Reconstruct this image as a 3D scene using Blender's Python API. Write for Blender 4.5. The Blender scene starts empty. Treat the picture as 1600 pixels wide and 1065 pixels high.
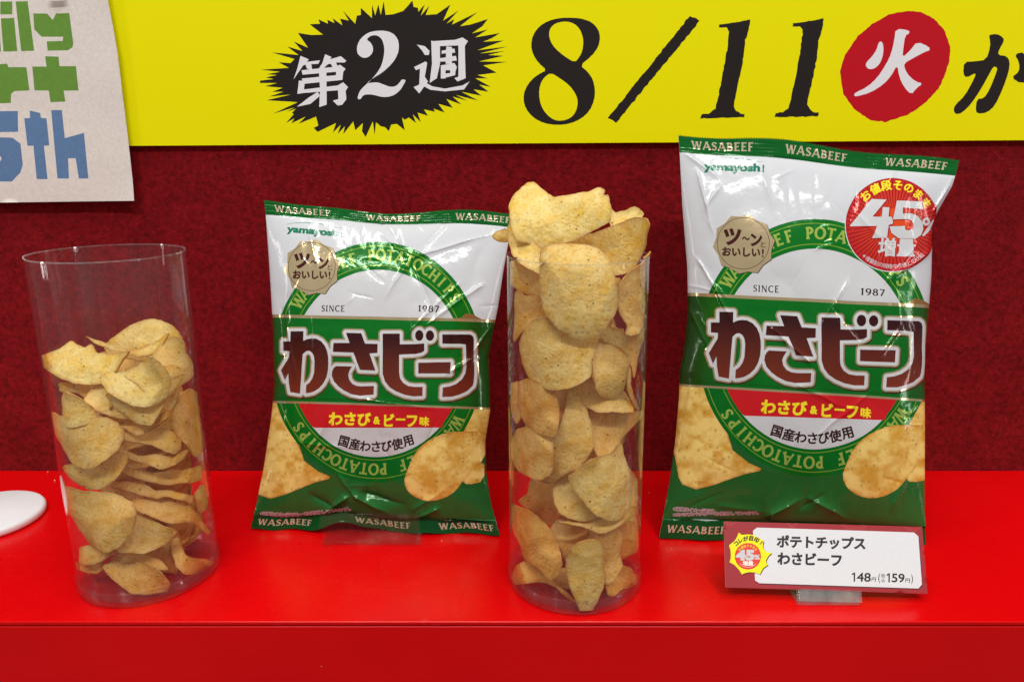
import bpy, math
import numpy as np
from mathutils import Vector, Matrix
from mathutils.geometry import delaunay_2d_cdt

# ------------------------------------------------------------------ camera, world, lamps, exposure
SC = bpy.context.scene
COL = SC.collection
FPX, PITCH, CAMH = 1155.0, math.radians(14.5), 0.25      # focal length in photo pixels, downward pitch, height above the shelf

cam_d = bpy.data.cameras.new('camera')
cam_d.sensor_width = 36.0
cam_d.lens = FPX / 1600.0 * 36.0
cam_d.clip_start, cam_d.clip_end = 0.01, 50.0
cam = bpy.data.objects.new('camera', cam_d)
COL.objects.link(cam)
cam.location = (0, 0, CAMH)
cam.rotation_euler = (math.pi / 2 - PITCH, 0, 0)
SC.camera = cam

world = bpy.data.worlds.new('World')
SC.world = world
world.use_nodes = True
wn = world.node_tree
bg = wn.nodes['Background']
# the shop around: pale ceiling, middling walls, darker floor
_tc = wn.nodes.new('ShaderNodeTexCoord'); _sx = wn.nodes.new('ShaderNodeSeparateXYZ'); _mr = wn.nodes.new('ShaderNodeMapRange'); _cr = wn.nodes.new('ShaderNodeValToRGB')
wn.links.new(_tc.outputs['Generated'], _sx.inputs[0]); wn.links.new(_sx.outputs['Z'], _mr.inputs['Value'])
_mr.inputs['From Min'].default_value, _mr.inputs['From Max'].default_value = -1, 1
wn.links.new(_mr.outputs[0], _cr.inputs['Fac']); wn.links.new(_cr.outputs['Color'], bg.inputs['Color'])
_e = _cr.color_ramp.elements
_e[0].position, _e[0].color = .25, (.30, .29, .29, 1)
_e[1].position, _e[1].color = .55, (.55, .54, .53, 1)
_n = _e.new(.85); _n.color = (1, .99, .97, 1)
bg.inputs['Strength'].default_value = 0.37

def lamp(name, loc, target, sx, sy, power, color=(1, 0.97, 0.93)):
    d = bpy.data.lights.new(name, 'AREA')
    d.shape = 'RECTANGLE'; d.size, d.size_y = sx, sy
    d.energy = power; d.color = color
    o = bpy.data.objects.new(name, d); COL.objects.link(o)
    o.location = loc
    o.rotation_euler = (Vector(target) - Vector(loc)).to_track_quat('-Z', 'Y').to_euler()
    return o
# ceiling strip lamps of the shop: two run towards the wall, one across behind the camera
lamp('ceiling_lamp', (-0.50, 0.12, 1.9), (-0.5, 0.30, 0.1), 0.07, 1.3, 12.3)
lamp('ceiling_lamp', (0.50, 0.12, 1.9), (0.5, 0.30, 0.1), 0.07, 1.3, 12.3)
lamp('ceiling_lamp', (0.0, -1.0, 1.9), (0, 0.45, 0.1), 1.9, 0.08, 29)
# unseen lamps added on either side for upright streaks on the tubes
lamp('side_streak_lamp', (-1.9, -0.35, 0.55), (0, 0.45, 0.15), 0.10, 1.3, 5)
lamp('side_streak_lamp', (1.9, -0.35, 0.55), (0, 0.45, 0.15), 0.10, 1.3, 5)

SC.view_settings.view_transform = 'Standard'
SC.view_settings.look = 'None'
SC.view_settings.gamma = 1.0
SC.view_settings.use_curve_mapping = False
SC.view_settings.exposure = 0.0
SC.render.engine = 'CYCLES'
SC.cycles.max_bounces = 16
SC.cycles.transparent_max_bounces = 40
SC.cycles.caustics_reflective = False
SC.cycles.caustics_refractive = False

# ------------------------------------------------------------------ geometry helpers
CAMP = np.array([0, 0, CAMH]); _c, _s = math.cos(PITCH), math.sin(PITCH)
def rays(px):
    px = np.atleast_2d(np.asarray(px, float))
    x = (px[:, 0] - 800) / FPX; y = -(px[:, 1] - 532.5) / FPX
    return np.stack([x, _c + y * _s, -_s + y * _c], 1)
def proj(p):
    p = np.asarray(p, float) - CAMP
    fw = p[..., 1] * _c - p[..., 2] * _s; up = p[..., 1] * _s + p[..., 2] * _c
    return np.stack([800 + FPX * p[..., 0] / fw, 532.5 - FPX * up / fw], -1)
def atY(px, Y):
    d = rays(px); return (CAMP + d * (Y / d[:, 1])[:, None])
def atZ(px, Z):
    d = rays(px); return (CAMP + d * ((Z - CAMH) / d[:, 2])[:, None])
def lin(r, g, b, m=0.0):
    f = lambda c: (c / 255 / 12.92) if c / 255 <= 0.04045 else ((c / 255 + 0.055) / 1.055) ** 2.4
    return (f(r), f(g), f(b), m)

def link(name, me, parent=None):
    o = bpy.data.objects.new(name, me); COL.objects.link(o)
    if parent is not None:
        o.parent = parent
        o.matrix_parent_inverse = Matrix.Translation(parent.location).inverted()
    return o
def mk(name, v, f, mat, parent=None, smooth=True, cols=None, normals=None):
    """one mesh object; cols: per-corner RGBA (alpha = metalness) in attribute 'print'"""
    me = bpy.data.meshes.new(name)
    me.from_pydata([tuple(p) for p in np.asarray(v, float)], [], [tuple(int(i) for i in q) for q in f])
    me.materials.append(mat)
    if smooth: me.polygons.foreach_set('use_smooth', [True] * len(me.polygons))
    if cols is not None:
        a = me.attributes.new('print', 'FLOAT_COLOR', 'CORNER')
        a.data.foreach_set('color', np.asarray(cols, np.float32).ravel())
    if normals is not None:
        me.normals_split_custom_set_from_vertices([tuple(n) for n in normals])
    me.update()
    return link(name, me, parent)
def empty(name, loc):
    o = bpy.data.objects.new(name, None); COL.objects.link(o)
    o.location = tuple(loc); o.empty_display_size = 0.02
    return o
def tag(o, label=None, cat=None, group=None, kind=None):
    if label: o['label'] = label
    if cat: o['category'] = cat
    if group: o['group'] = group
    if kind: o['kind'] = kind
    return o
def box(x0, x1, y0, y1, z0, z1):
    v = [(x, y, z) for x in (x0, x1) for y in (y0, y1) for z in (z0, z1)]
    f = [(0, 1, 3, 2), (4, 6, 7, 5), (0, 4, 5, 1), (2, 3, 7, 6), (0, 2, 6, 4), (1, 5, 7, 3)]
    return v, f
def bevel(o, w, seg=2):
    m = o.modifiers.new('bevel', 'BEVEL'); m.width = w; m.segments = seg; m.limit_method = 'ANGLE'
    return o
def lathe(prof, n=96):
    v, f = [], []; k = len(prof)
    for i in range(n):
        a = 2 * math.pi * i / n
        v += [(r * math.cos(a), r * math.sin(a), z) for r, z in prof]
    for i in range(n):
        for j in range(k - 1):
            a, b = i * k + j, ((i + 1) % n) * k + j
            f.append((a, b, b + 1, a + 1))
    return np.array(v), f

# value noise
_rng = np.random.default_rng(5)
_T = _rng.random((64, 64))
def vnoise(x, y, seed=0):
    x = np.asarray(x, float) + seed * 17.31; y = np.asarray(y, float) + seed * 9.77
    i, j = np.floor(x).astype(int), np.floor(y).astype(int); u, v = x - i, y - j
    u = u * u * u * (u * (6 * u - 15) + 10); v = v * v * v * (v * (6 * v - 15) + 10)
    g = lambda a, b: _T[a % 64, b % 64]
    return (g(i, j) * (1 - u) + g(i + 1, j) * u) * (1 - v) + (g(i, j + 1) * (1 - u) + g(i + 1, j + 1) * u) * v - 0.5
def fbm(x, y, seed=0, o=3):
    r = 0
    for k in range(o): r = r + vnoise(np.asarray(x) * 2 ** k, np.asarray(y) * 2 ** k, seed + k) / 2 ** k
    return r

# ------------------------------------------------------------------ 2-D artwork: loops, text, outlines, compiling to one triangulation
def area2(l):
    x, y = l[:, 0], l[:, 1]; return 0.5 * np.sum(x * np.roll(y, -1) - y * np.roll(x, -1))
def P(*pts, sc=1.0, ox=0.0, oy=0.0):
    l = np.array(pts, float) / sc + (ox, oy)
    return l if area2(l) > 0 else l[::-1]
def ell(cx, cy, rx, ry, n=72, rot=0.0):
    a = np.linspace(0, 2 * math.pi, n, endpoint=False); c, s = math.cos(rot), math.sin(rot)
    x, y = rx * np.cos(a), ry * np.sin(a)
    return np.stack([cx + x * c - y * s, cy + x * s + y * c], 1)
def hole(l): return l[::-1]
def chaikin(l, n=2):
    for _ in range(n):
        q = np.roll(l, -1, 0)
        l = np.stack([0.75 * l + 0.25 * q, 0.25 * l + 0.75 * q], 1).reshape(-1, 2)
    return l
def densify(l, d):
    q = np.roll(l, -1, 0); out = []
    for a, b in zip(l, q):
        n = max(1, int(math.ceil(np.hypot(*(b - a)) / d)))
        for k in range(n): out.append(a + (b - a) * k / n)
    return np.array(out)
def winding(pts, loops):
    w = np.zeros(len(pts), int)
    for l in loops:
        lo, hi = l.min(0), l.max(0)
        m = np.where((pts[:, 0] <= hi[0]) & (pts[:, 1] >= lo[1]) & (pts[:, 1] <= hi[1]))[0]
        if not len(m): continue
        a, b = l, np.roll(l, -1, 0)
        step = max(1, 3000000 // len(l))
        for k in range(0, len(m), step):
            mm = m[k:k + step]; p = pts[mm]
            px, py = p[:, 0:1], p[:, 1:2]
            cr = (b[:, 0] - a[:, 0]) * (py - a[:, 1]) - (px - a[:, 0]) * (b[:, 1] - a[:, 1])
            up = (a[:, 1] <= py) & (b[:, 1] > py) & (cr > 0)
            dn = (a[:, 1] > py) & (b[:, 1] <= py) & (cr < 0)
            w[mm] += up.sum(1) - dn.sum(1)
    return w
def seg_dist(pts, loops):
    a = np.concatenate(loops); b = np.concatenate([np.roll(l, -1, 0) for l in loops])
    d = b - a; L = np.maximum((d ** 2).sum(1), 1e-12); out = np.empty(len(pts))
    step = max(1, 2000000 // len(a))
    for k in range(0, len(pts), step):
        p = pts[k:k + step][:, None]
        t = np.clip(((p - a) * d).sum(2) / L, 0, 1)
        out[k:k + step] = np.sqrt((((a + t[..., None] * d) - p) ** 2).sum(2).min(1))
    return out
def outset(loops, level, res):
    """contour of the union of loops grown by level (marching squares, linked to loops)"""
    al = np.concatenate(loops); lo = al.min(0) - level - 3 * res; hi = al.max(0) + level + 3 * res
    nx, ny = int((hi[0] - lo[0]) / res) + 2, int((hi[1] - lo[1]) / res) + 2
    X, Y = np.meshgrid(lo[0] + res * np.arange(nx), lo[1] + res * np.arange(ny))
    pts = np.stack([X.ravel(), Y.ravel()], 1)
    d = seg_dist(pts, loops); d[winding(pts, loops) != 0] *= -1
    V = (level - d).reshape(ny, nx); V[np.abs(V) < 1e-9] = 1e-9
    I = V > 0; nxt = {}; pos = {}
    code = I[:-1, :-1] * 1 + I[:-1, 1:] * 2 + I[1:, 1:] * 4 + I[1:, :-1] * 8
    def pt(j, i, e):
        if e == 0: k, p, q = (0, j, i), (j, i), (j, i + 1)
        elif e == 1: k, p, q = (1, j, i + 1), (j, i + 1), (j + 1, i + 1)
        elif e == 2: k, p, q = (0, j + 1, i), (j + 1, i), (j + 1, i + 1)
        else: k, p, q = (1, j, i), (j, i), (j + 1, i)
        if k not in pos:
            t = V[p] / (V[p] - V[q])
            pos[k] = (lo[0] + res * (p[1] + t * (q[1] - p[1])), lo[1] + res * (p[0] + t * (q[0] - p[0])))
        return k
    TB = {1: [(0, 3)], 2: [(1, 0)], 3: [(1, 3)], 4: [(2, 1)], 5: [(0, 3), (2, 1)], 6: [(2, 0)], 7: [(2, 3)],
          8: [(3, 2)], 9: [(0, 2)], 10: [(1, 0), (3, 2)], 11: [(1, 2)], 12: [(3, 1)], 13: [(0, 1)], 14: [(3, 0)]}
    for j, i in zip(*np.where((code > 0) & (code < 15))):
        for e0, e1 in TB[int(code[j, i])]: nxt[pt(j, i, e0)] = pt(j, i, e1)
    out = []
    while nxt:
        k0 = next(iter(nxt)); k = k0; l = []
        while k in nxt:
            l.append(pos[k]); k = nxt.pop(k)
        if len(l) > 5: out.append(np.array(l))
    return out

_font = {}
def glyphs(s):
    """outline loops of a string in Blender's built-in font (em units, y up)"""
    if s not in _font:
        c = bpy.data.curves.new('text', 'FONT'); c.body = s
        o = bpy.data.objects.new('text', c); COL.objects.link(o)
        cu = o.to_curve(bpy.context.evaluated_depsgraph_get())
        L = []
        for sp in cu.splines:
            b = sp.bezier_points; n = len(b)
            if n < 2: continue
            l = []
            for i in range(n):
                p, q = b[i], b[(i + 1) % n]
                p0, p1, p2, p3 = (np.array(z[:2]) for z in (p.co, p.handle_right, q.handle_left, q.co))
                straight = abs(np.cross(p1 - p0, p3 - p0)) + abs(np.cross(p2 - p0, p3 - p0)) < 1e-6
                for t in ((0,) if straight else (0, 0.25, 0.5, 0.75)):
                    l.append((1 - t) ** 3 * p0 + 3 * t * (1 - t) ** 2 * p1 + 3 * t * t * (1 - t) * p2 + t ** 3 * p3)
            L.append(np.array(l))
        o.to_curve_clear(); bpy.data.objects.remove(o); bpy.data.curves.remove(c)
        _font[s] = L
    return [l.copy() for l in _font[s]]
def embolden(L, b):
    if not b: return L
    sgn = 1 if sum(area2(l) for l in L) > 0 else -1
    out = []
    for l in L:
        keep = np.hypot(*(l - np.roll(l, 1, 0)).T) > 1e-5
        l = l[keep]
        if len(l) < 3: continue
        e = np.roll(l, -1, 0) - l; e /= np.maximum(np.hypot(*e.T), 1e-9)[:, None]
        n = np.stack([e[:, 1], -e[:, 0]], 1) * sgn
        m = n + np.roll(n, 1, 0); m /= np.maximum(np.hypot(*m.T), 1e-6)[:, None]
        k = 1 / np.maximum((m * n).sum(1), 0.5)
        out.append(l + m * (b * k)[:, None])
    return out
def fit(L, bl, br, h):
    """fit loops (y up) into the box with base line bl-br and height h, in y-down picture coordinates"""
    al = np.concatenate(L); lo, hi = al.min(0), al.max(0)
    bl, br = np.array(bl, float), np.array(br, float); ex = br - bl; W = np.hypot(*ex); ex /= W
    up = np.array([ex[1], -ex[0]])
    return [bl + ((l[:, 0] - lo[0]) / (hi[0] - lo[0]) * W)[:, None] * ex + ((l[:, 1] - lo[1]) / (hi[1] - lo[1]) * h)[:, None] * up for l in L]
def text(s, bl, br, h, bold=0.03): return fit(embolden(glyphs(s), bold), bl, br, h)
def place(L, pos, ang, sx, sy):
    """put em-unit loops with origin at pos, rotated ang (clockwise on the picture), scaled"""
    c, s = math.cos(ang), math.sin(ang)
    return [np.array(pos) + np.stack([l[:, 0] * sx * c + l[:, 1] * sy * s, l[:, 0] * sx * s - l[:, 1] * sy * c], 1) for l in L]

# flared capitals (stroke built), unit height, for the small roman lettering
def _st(x0, y0, x1, y1, w, fl=1.5):
    a, b = np.array([x0, y0], float), np.array([x1, y1], float); d = b - a; d /= np.hypot(*d); n = np.array([-d[1], d[0]]) * w / 2
    l = np.array([a + n * fl, a + 0.22 * (b - a) + n * .95, b - 0.22 * (b - a) + n * .95, b + n * fl, b - n * fl, b - 0.22 * (b - a) - n * .95, a + 0.22 * (b - a) - n * .95, a - n * fl])
    return l if area2(l) > 0 else l[::-1]
def _cv(pts, ws):
    p = np.array(pts, float); d = np.gradient(p, axis=0); d /= np.hypot(*d.T)[:, None]; n = np.stack([-d[:, 1], d[:, 0]], 1) * (np.array(ws) / 2)[:, None]
    l = np.concatenate([p + n, (p - n)[::-1]]); return l if area2(l) > 0 else l[::-1]
def _arc(cx, cy, rx, ry, a0, a1, w0=.11, w1=.2, n=14):
    a = np.radians(np.linspace(a0, a1, n)); return _cv(np.stack([cx + rx * np.cos(a), cy + ry * np.sin(a)], 1), w0 + (w1 - w0) * np.abs(np.cos(a)))
def _roman():
    k, t = .19, .12; G = {}
    G['W'] = (1.15, [_st(.05, 1, .33, 0, k), _st(.33, 0, .58, .95, t, 1), _st(.58, .95, .82, 0, k), _st(.82, 0, 1.1, 1, t)])
    G['A'] = (.9, [_st(.05, 0, .45, 1, t), _st(.45, 1, .86, 0, k), _st(.2, .33, .7, .33, t, 1)])
    G['S'] = (.62, [_cv([(.55, .82), (.42, .94), (.27, .94), (.12, .84), (.11, .69), (.22, .58), (.4, .47), (.53, .36), (.53, .19), (.4, .07), (.24, .05), (.08, .17)], [.2, .12, .12, .15, .18, .2, .2, .19, .16, .12, .12, .2])])
    G['B'] = (.72, [_st(.16, 0, .16, 1, k), _arc(.25, .74, .28, .2, -90, 90), _arc(.25, .28, .36, .22, -90, 90), _st(.1, .94, .3, .94, t, 1), _st(.1, .06, .3, .06, t, 1), _st(.1, .52, .3, .52, t, 1)])
    G['E'] = (.66, [_st(.16, 0, .16, 1, k), _st(.1, .94, .6, .94, t), _st(.1, .52, .5, .52, t), _st(.1, .06, .62, .06, t)])
    G['F'] = (.62, [_st(.16, 0, .16, 1, k), _st(.1, .94, .58, .94, t), _st(.1, .5, .48, .5, t)])
    G['P'] = (.66, [_st(.16, 0, .16, 1, k), _arc(.25, .71, .31, .24, -90, 90), _st(.1, .94, .3, .94, t, 1), _st(.1, .47, .3, .47, t, 1)])
    G['O'] = (.98, [_arc(.48, .5, .4, .46, -90, 90), _arc(.48, .5, .4, .46, 90, 270)])
    G['T'] = (.76, [_st(.38, 0, .38, 1, k), _st(.02, .94, .74, .94, t)])
    G['C'] = (.84, [_arc(.48, .5, .4, .46, 45, 315)])
    G['H'] = (.9, [_st(.16, 0, .16, 1, k), _st(.74, 0, .74, 1, k), _st(.16, .5, .74, .5, t, 1)])
    G['I'] = (.34, [_st(.16, 0, .16, 1, k)])
    G['N'] = (.92, [_st(.14, 0, .14, 1, t), _st(.14, .98, .76, .02, k, 1.1), _st(.76, 0, .76, 1, t)])
    G['1'] = (.44, [_st(.24, 0, .24, 1, k), _st(.05, .85, .25, .97, t, 1)])
    G['9'] = (.68, [_arc(.33, .68, .25, .27, 0, 180), _arc(.33, .68, .25, .27, 180, 360), _cv([(.58, .68), (.56, .4), (.44, .16), (.2, .02)], [.2, .19, .16, .1])])
    G['8'] = (.66, [_arc(.32, .74, .2, .21, 0, 180), _arc(.32, .74, .2, .21, 180, 360), _arc(.32, .27, .25, .24, 0, 180), _arc(.32, .27, .25, .24, 180, 360)])
    G['7'] = (.62, [_st(.04, .94, .58, .94, .15), _st(.56, .92, .2, 0, k, 1.2)])
    return G
ROMAN = _roman()
def roman(s, gap=.1):
    x = 0; L = []
    for ch in s:
        if ch == ' ': x += .45; continue
        w, g = ROMAN[ch]
        L += [l + (x, 0) for l in g]; x += w + gap
    return L

class Art:
    """layers of printed colour, bottom to top; tf maps design coordinates to the sheet's own plane"""
    def __init__(self, tf, step): self.L = []; self.tf = tf; self.step = step
    def add(self, loops, col, part=None):
        if isinstance(loops, np.ndarray): loops = [loops]
        ls = []
        for l in loops:
            if len(l) < 3: continue
            m = self.tf(densify(l, self.step)); ls.append(m)
        if not ls: return
        # the mapping turns y-down pictures into y-up sheets; winding sign does not matter for non-zero fill
        self.L.append((ls, col, part))
    def compile(self, domain, spacing, base_col, extra=None, eps=1e-3):
        lo, hi = domain.min(0), domain.max(0)
        gx = np.arange(lo[0] + spacing / 2, hi[0], spacing); gy = np.arange(lo[1] + spacing / 2, hi[1], spacing)
        X, Y = np.meshgrid(gx, gy); X[1::2] += spacing / 2
        pts = [np.stack([X.ravel(), Y.ravel()], 1)]
        if extra is not None: pts.append(extra)
        pts = np.concatenate(pts); pts = pts[winding(pts, [domain]) != 0]
        vs = [Vector(p) for p in pts]; es = []
        def ring(l):
            b = len(vs); n = len(l)
            vs.extend(Vector(p) for p in l); es.extend((b + i, b + (i + 1) % n) for i in range(n))
        ring(domain)
        for ls, _, _ in self.L:
            for l in ls: ring(l)
        r = delaunay_2d_cdt(vs, es, [], 0, eps, False)
        V = np.array([tuple(v) for v in r[0]]); F = np.array([tuple(f) for f in r[2]])
        a, b, c = V[F[:, 0]], V[F[:, 1]], V[F[:, 2]]
        ar = (b[:, 0] - a[:, 0]) * (c[:, 1] - a[:, 1]) - (b[:, 1] - a[:, 1]) * (c[:, 0] - a[:, 0])
        F[ar < 0] = F[ar < 0][:, ::-1]
        cen = (a + b + c) / 3
        ok = (winding(cen, [domain]) != 0) & (np.abs(ar) > 1e-9)
        F, cen = F[ok], cen[ok]
        lay = np.full(len(F), -1)
        for i, (ls, _, _) in enumerate(self.L):
            al = np.concatenate(ls); l0, h0 = al.min(0), al.max(0)
            m = np.where((cen >= l0).all(1) & (cen <= h0).all(1))[0]
            if len(m): lay[m[winding(cen[m], ls) != 0]] = i
        self.base = base_col
        return V, F, lay
    def colors(self, V2d, F, lay):
        """per-corner colours; colour functions take design coordinates of the vertices"""
        out = np.zeros((len(F), 3, 4), np.float32)
        for i in np.unique(lay):
            c = self.base if i < 0 else self.L[i][1]; m = lay == i
            out[m] = c(V2d[F[m]].reshape(-1, 2)).reshape(-1, 3, 4) if callable(c) else np.array(c)
        return out
    def build(self, V3, V2d, F, lay, mat, parent, base_part, normals=None, smooth=True):
        cols = self.colors(V2d, F, lay)
        parts = np.array([base_part if i < 0 or self.L[i][2] is None else self.L[i][2] for i in lay], object)
        objs = {}
        for p in dict.fromkeys(parts):
            m = parts == p; f = F[m]; u, inv = np.unique(f.ravel(), return_inverse=True)
            objs[p] = mk(p.split('#')[0], V3[u], inv.reshape(-1, 3), mat, parent, smooth, cols[m].reshape(-1, 4), None if normals is None else normals[u])
        return objs

class Plane:
    """flat sheet: picture point -> millimetres on the sheet -> world"""
    def __init__(self, o, ex, ey):
        self.o = np.array(o, float); self.ex = np.array(ex, float); self.ex /= np.linalg.norm(self.ex)
        n = np.cross(self.ex, ey); self.n = n / np.linalg.norm(n); self.ey = np.cross(self.n, self.ex)
    def inv(self, px):
        d = rays(px); t = ((self.o - CAMP) @ self.n) / (d @ self.n)
        p = CAMP + d * t[:, None] - self.o
        return np.stack([p @ self.ex, p @ self.ey], 1) * 1000
    def fwd(self, uv, off=0.0): return self.o + uv[:, :1] / 1000 * self.ex + uv[:, 1:2] / 1000 * self.ey + off * self.n

# ------------------------------------------------------------------ materials
def new_mat(name):
    m = bpy.data.materials.new(name); m.use_nodes = True
    nt = m.node_tree; return m, nt, nt.nodes['Principled BSDF'], nt.nodes['Material Output']
def node(nt, t, **kw):
    n = nt.nodes.new(t)
    for k, v in kw.items():
        if k in n.inputs.keys(): n.inputs[k].default_value = v
        else: setattr(n, k, v)
    return n
def ramp(nt, src, stops):
    r = nt.nodes.new('ShaderNodeValToRGB'); e = r.color_ramp.elements
    while len(e) < len(stops): e.new(0.5)
    for q, (p, c) in zip(e, stops): q.position = p; q.color = c if len(c) == 4 else (*c, 1)
    nt.links.new(src, r.inputs['Fac']); return r.outputs['Color']
def coords(nt): return nt.nodes.new('ShaderNodeTexCoord').outputs['Object']
def noise(nt, co, scale, detail=3, rough=.55):
    n = node(nt, 'ShaderNodeTexNoise', Scale=scale, Detail=detail, Roughness=rough); nt.links.new(co, n.inputs['Vector']); return n.outputs['Fac']
def bump(nt, h, strength, dist, bs):
    b = node(nt, 'ShaderNodeBump', Strength=strength, Distance=dist); nt.links.new(h, b.inputs['Height']); nt.links.new(b.outputs['Normal'], bs.inputs['Normal']); return b
def mixc(nt, fac, a, b, mode='MIX'):
    m = nt.nodes.new('ShaderNodeMix'); m.data_type = 'RGBA'; m.blend_type = mode
    for s, v in ((m.inputs[0], fac), (m.inputs[6], a), (m.inputs[7], b)):
        if isinstance(v, bpy.types.NodeSocket): nt.links.new(v, s)
        else: s.default_value = v if not isinstance(v, tuple) or len(v) == 4 else (*v, 1)
    return m.outputs[2]
def math_(nt, op, a, b=None):
    m = nt.nodes.new('ShaderNodeMath'); m.operation = op
    for s, v in ((m.inputs[0], a), (m.inputs[1], b)):
        if v is None: continue
        if isinstance(v, bpy.types.NodeSocket): nt.links.new(v, s)
        else: s.default_value = v
    return m.outputs[0]

def print_material(name, rough, coat=0.0, grain=0.0, spec=0.32, rnoise=0.0, bumps=(), mottle=0.0):
    m, nt, bs, out = new_mat(name)
    at = node(nt, 'ShaderNodeAttribute', attribute_name='print')
    c = at.outputs['Color']; co = coords(nt)
    if grain: c = mixc(nt, ramp(nt, noise(nt, co, 900, 4), [(0.35, (1 - grain,) * 3), (0.7, (1, 1, 1))]), (0, 0, 0), c) if False else mixc(nt, 1.0, c, ramp(nt, noise(nt, co, 500, 5, .7), [(0.3, (1 - grain,) * 3), (0.65, (1, 1, 1))]), 'MULTIPLY')
    nt.links.new(c, bs.inputs['Base Color']); nt.links.new(at.outputs['Alpha'], bs.inputs['Metallic'])
    bs.inputs['Roughness'].default_value = rough; bs.inputs['Specular IOR Level'].default_value = spec
    bs.inputs['Coat Weight'].default_value = coat; bs.inputs['Coat Roughness'].default_value = 0.08
    if rnoise:
        r = nt.nodes.new('ShaderNodeMapRange'); r.inputs['To Min'].default_value = rough - rnoise; r.inputs['To Max'].default_value = rough + rnoise
        nt.links.new(noise(nt, co, 60, 3), r.inputs['Value']); nt.links.new(r.outputs[0], bs.inputs['Roughness'])
    if bumps:
        h = None
        for sc, w in bumps:
            n = math_(nt, 'MULTIPLY', noise(nt, co, sc, 3), w); h = n if h is None else math_(nt, 'ADD', h, n)
        bump(nt, h, 1.0, 0.001, bs)
    return m
M_FILM = print_material('printed_film', 0.12, 0.0, spec=.34, rnoise=.04, bumps=((60, .34), (190, .10)))
M_BANNER = print_material('printed_banner_sheet', 0.45, 0.0, spec=.10, bumps=((900, .02),), rnoise=.05)
M_PAPER = print_material('printed_paper', 0.75, 0.0, grain=.15, bumps=((25, .25), (1200, .05)))
M_CARD = print_material('printed_card', 0.5, 0.0, grain=.04, bumps=((900, .04),))

def felt():
    m, nt, bs, out = new_mat('red_felt'); co = coords(nt)
    a = noise(nt, co, 34, 5, .65); b = noise(nt, co, 260, 4, .7); c = noise(nt, co, 700, 2)
    col = ramp(nt, a, [(.3, (.155, .0028, .005)), (.5, (.19, .0038, .0065)), (.72, (.225, .005, .0085))])
    col = mixc(nt, 1.0, col, ramp(nt, b, [(.3, (.55, .52, .52)), (.5, (.97, .97, .97)), (.7, (1.3, 1.5, 1.5))]), 'MULTIPLY')
    col = mixc(nt, ramp(nt, noise(nt, co, 120, 2, .6), [(.64, (0, 0, 0)), (.74, (.55, .55, .55))]), col, (.05, .003, .006))
    col = mixc(nt, ramp(nt, noise(nt, co, 420, 2, .6), [(.68, (0, 0, 0)), (.74, (.4, .4, .4))]), col, (.40, .04, .05))
    nt.links.new(col, bs.inputs['Base Color']); bs.inputs['Roughness'].default_value = .95; bs.inputs['Specular IOR Level'].default_value = .10
    bs.inputs['Sheen Weight'].default_value = .03
    bump(nt, math_(nt, 'ADD', b, c), .6, .0012, bs); return m
def red_board(name, c1, c2, rough):
    m, nt, bs, out = new_mat(name); co = coords(nt)
    bc = ramp(nt, noise(nt, co, 9, 4), [(.35, c1), (.65, c2)])
    vo = node(nt, 'ShaderNodeTexVoronoi', Scale=95); nt.links.new(co, vo.inputs['Vector'])      # dust and crumbs in the finish
    dust = math_(nt, 'MULTIPLY', ramp(nt, vo.outputs['Distance'], [(.035, (.6,) * 3), (.06, (0, 0, 0))]), ramp(nt, noise(nt, co, 33, 3), [(.60, (0, 0, 0)), (.66, (1, 1, 1))]))
    nt.links.new(mixc(nt, dust, bc, (.75, .32, .25)), bs.inputs['Base Color'])
    n = noise(nt, co, 1500, 2); k = noise(nt, co, 14, 2)
    r = nt.nodes.new('ShaderNodeMapRange'); r.inputs['To Min'].default_value = rough - .06; r.inputs['To Max'].default_value = rough + .06
    nt.links.new(noise(nt, co, 40, 4), r.inputs['Value']); nt.links.new(r.outputs[0], bs.inputs['Roughness'])
    bs.inputs['Specular IOR Level'].default_value = .24
    bump(nt, math_(nt, 'ADD', math_(nt, 'MULTIPLY', n, .15), k), .25, .0006, bs); return m
M_FELT = felt()
M_SHELF = red_board('red_laminate', (.64, .0010, .0022), (.70, .0015, .003), .27)
M_SHELF_FRONT = red_board('red_laminate_front', (.68, .0012, .0025), (.74, .0018, .0035), .36)

def plain(name, col, rough, spec=.5, nscale=0, namp=0.05):
    m, nt, bs, out = new_mat(name)
    if nscale:
        nt.links.new(ramp(nt, noise(nt, coords(nt), nscale, 4), [(.3, tuple(x * (1 - namp) for x in col)), (.7, tuple(min(1, x * (1 + namp)) for x in col))]), bs.inputs['Base Color'])
    else: bs.inputs['Base Color'].default_value = (*col, 1)
    bs.inputs['Roughness'].default_value = rough; bs.inputs['Specular IOR Level'].default_value = spec
    return m
M_WHITE = plain('white_plastic', (.8, .81, .83), .35, .5, 60, .03)
M_EDGE = plain('banner_edge', (.85, .8, .45), .5)
M_BACKFILM = plain('white_film', (.55, .56, .58), .28, .5, 30, .02)
M_CARDEDGE = plain('card_edge', (.72, .5, .5), .6)

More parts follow.
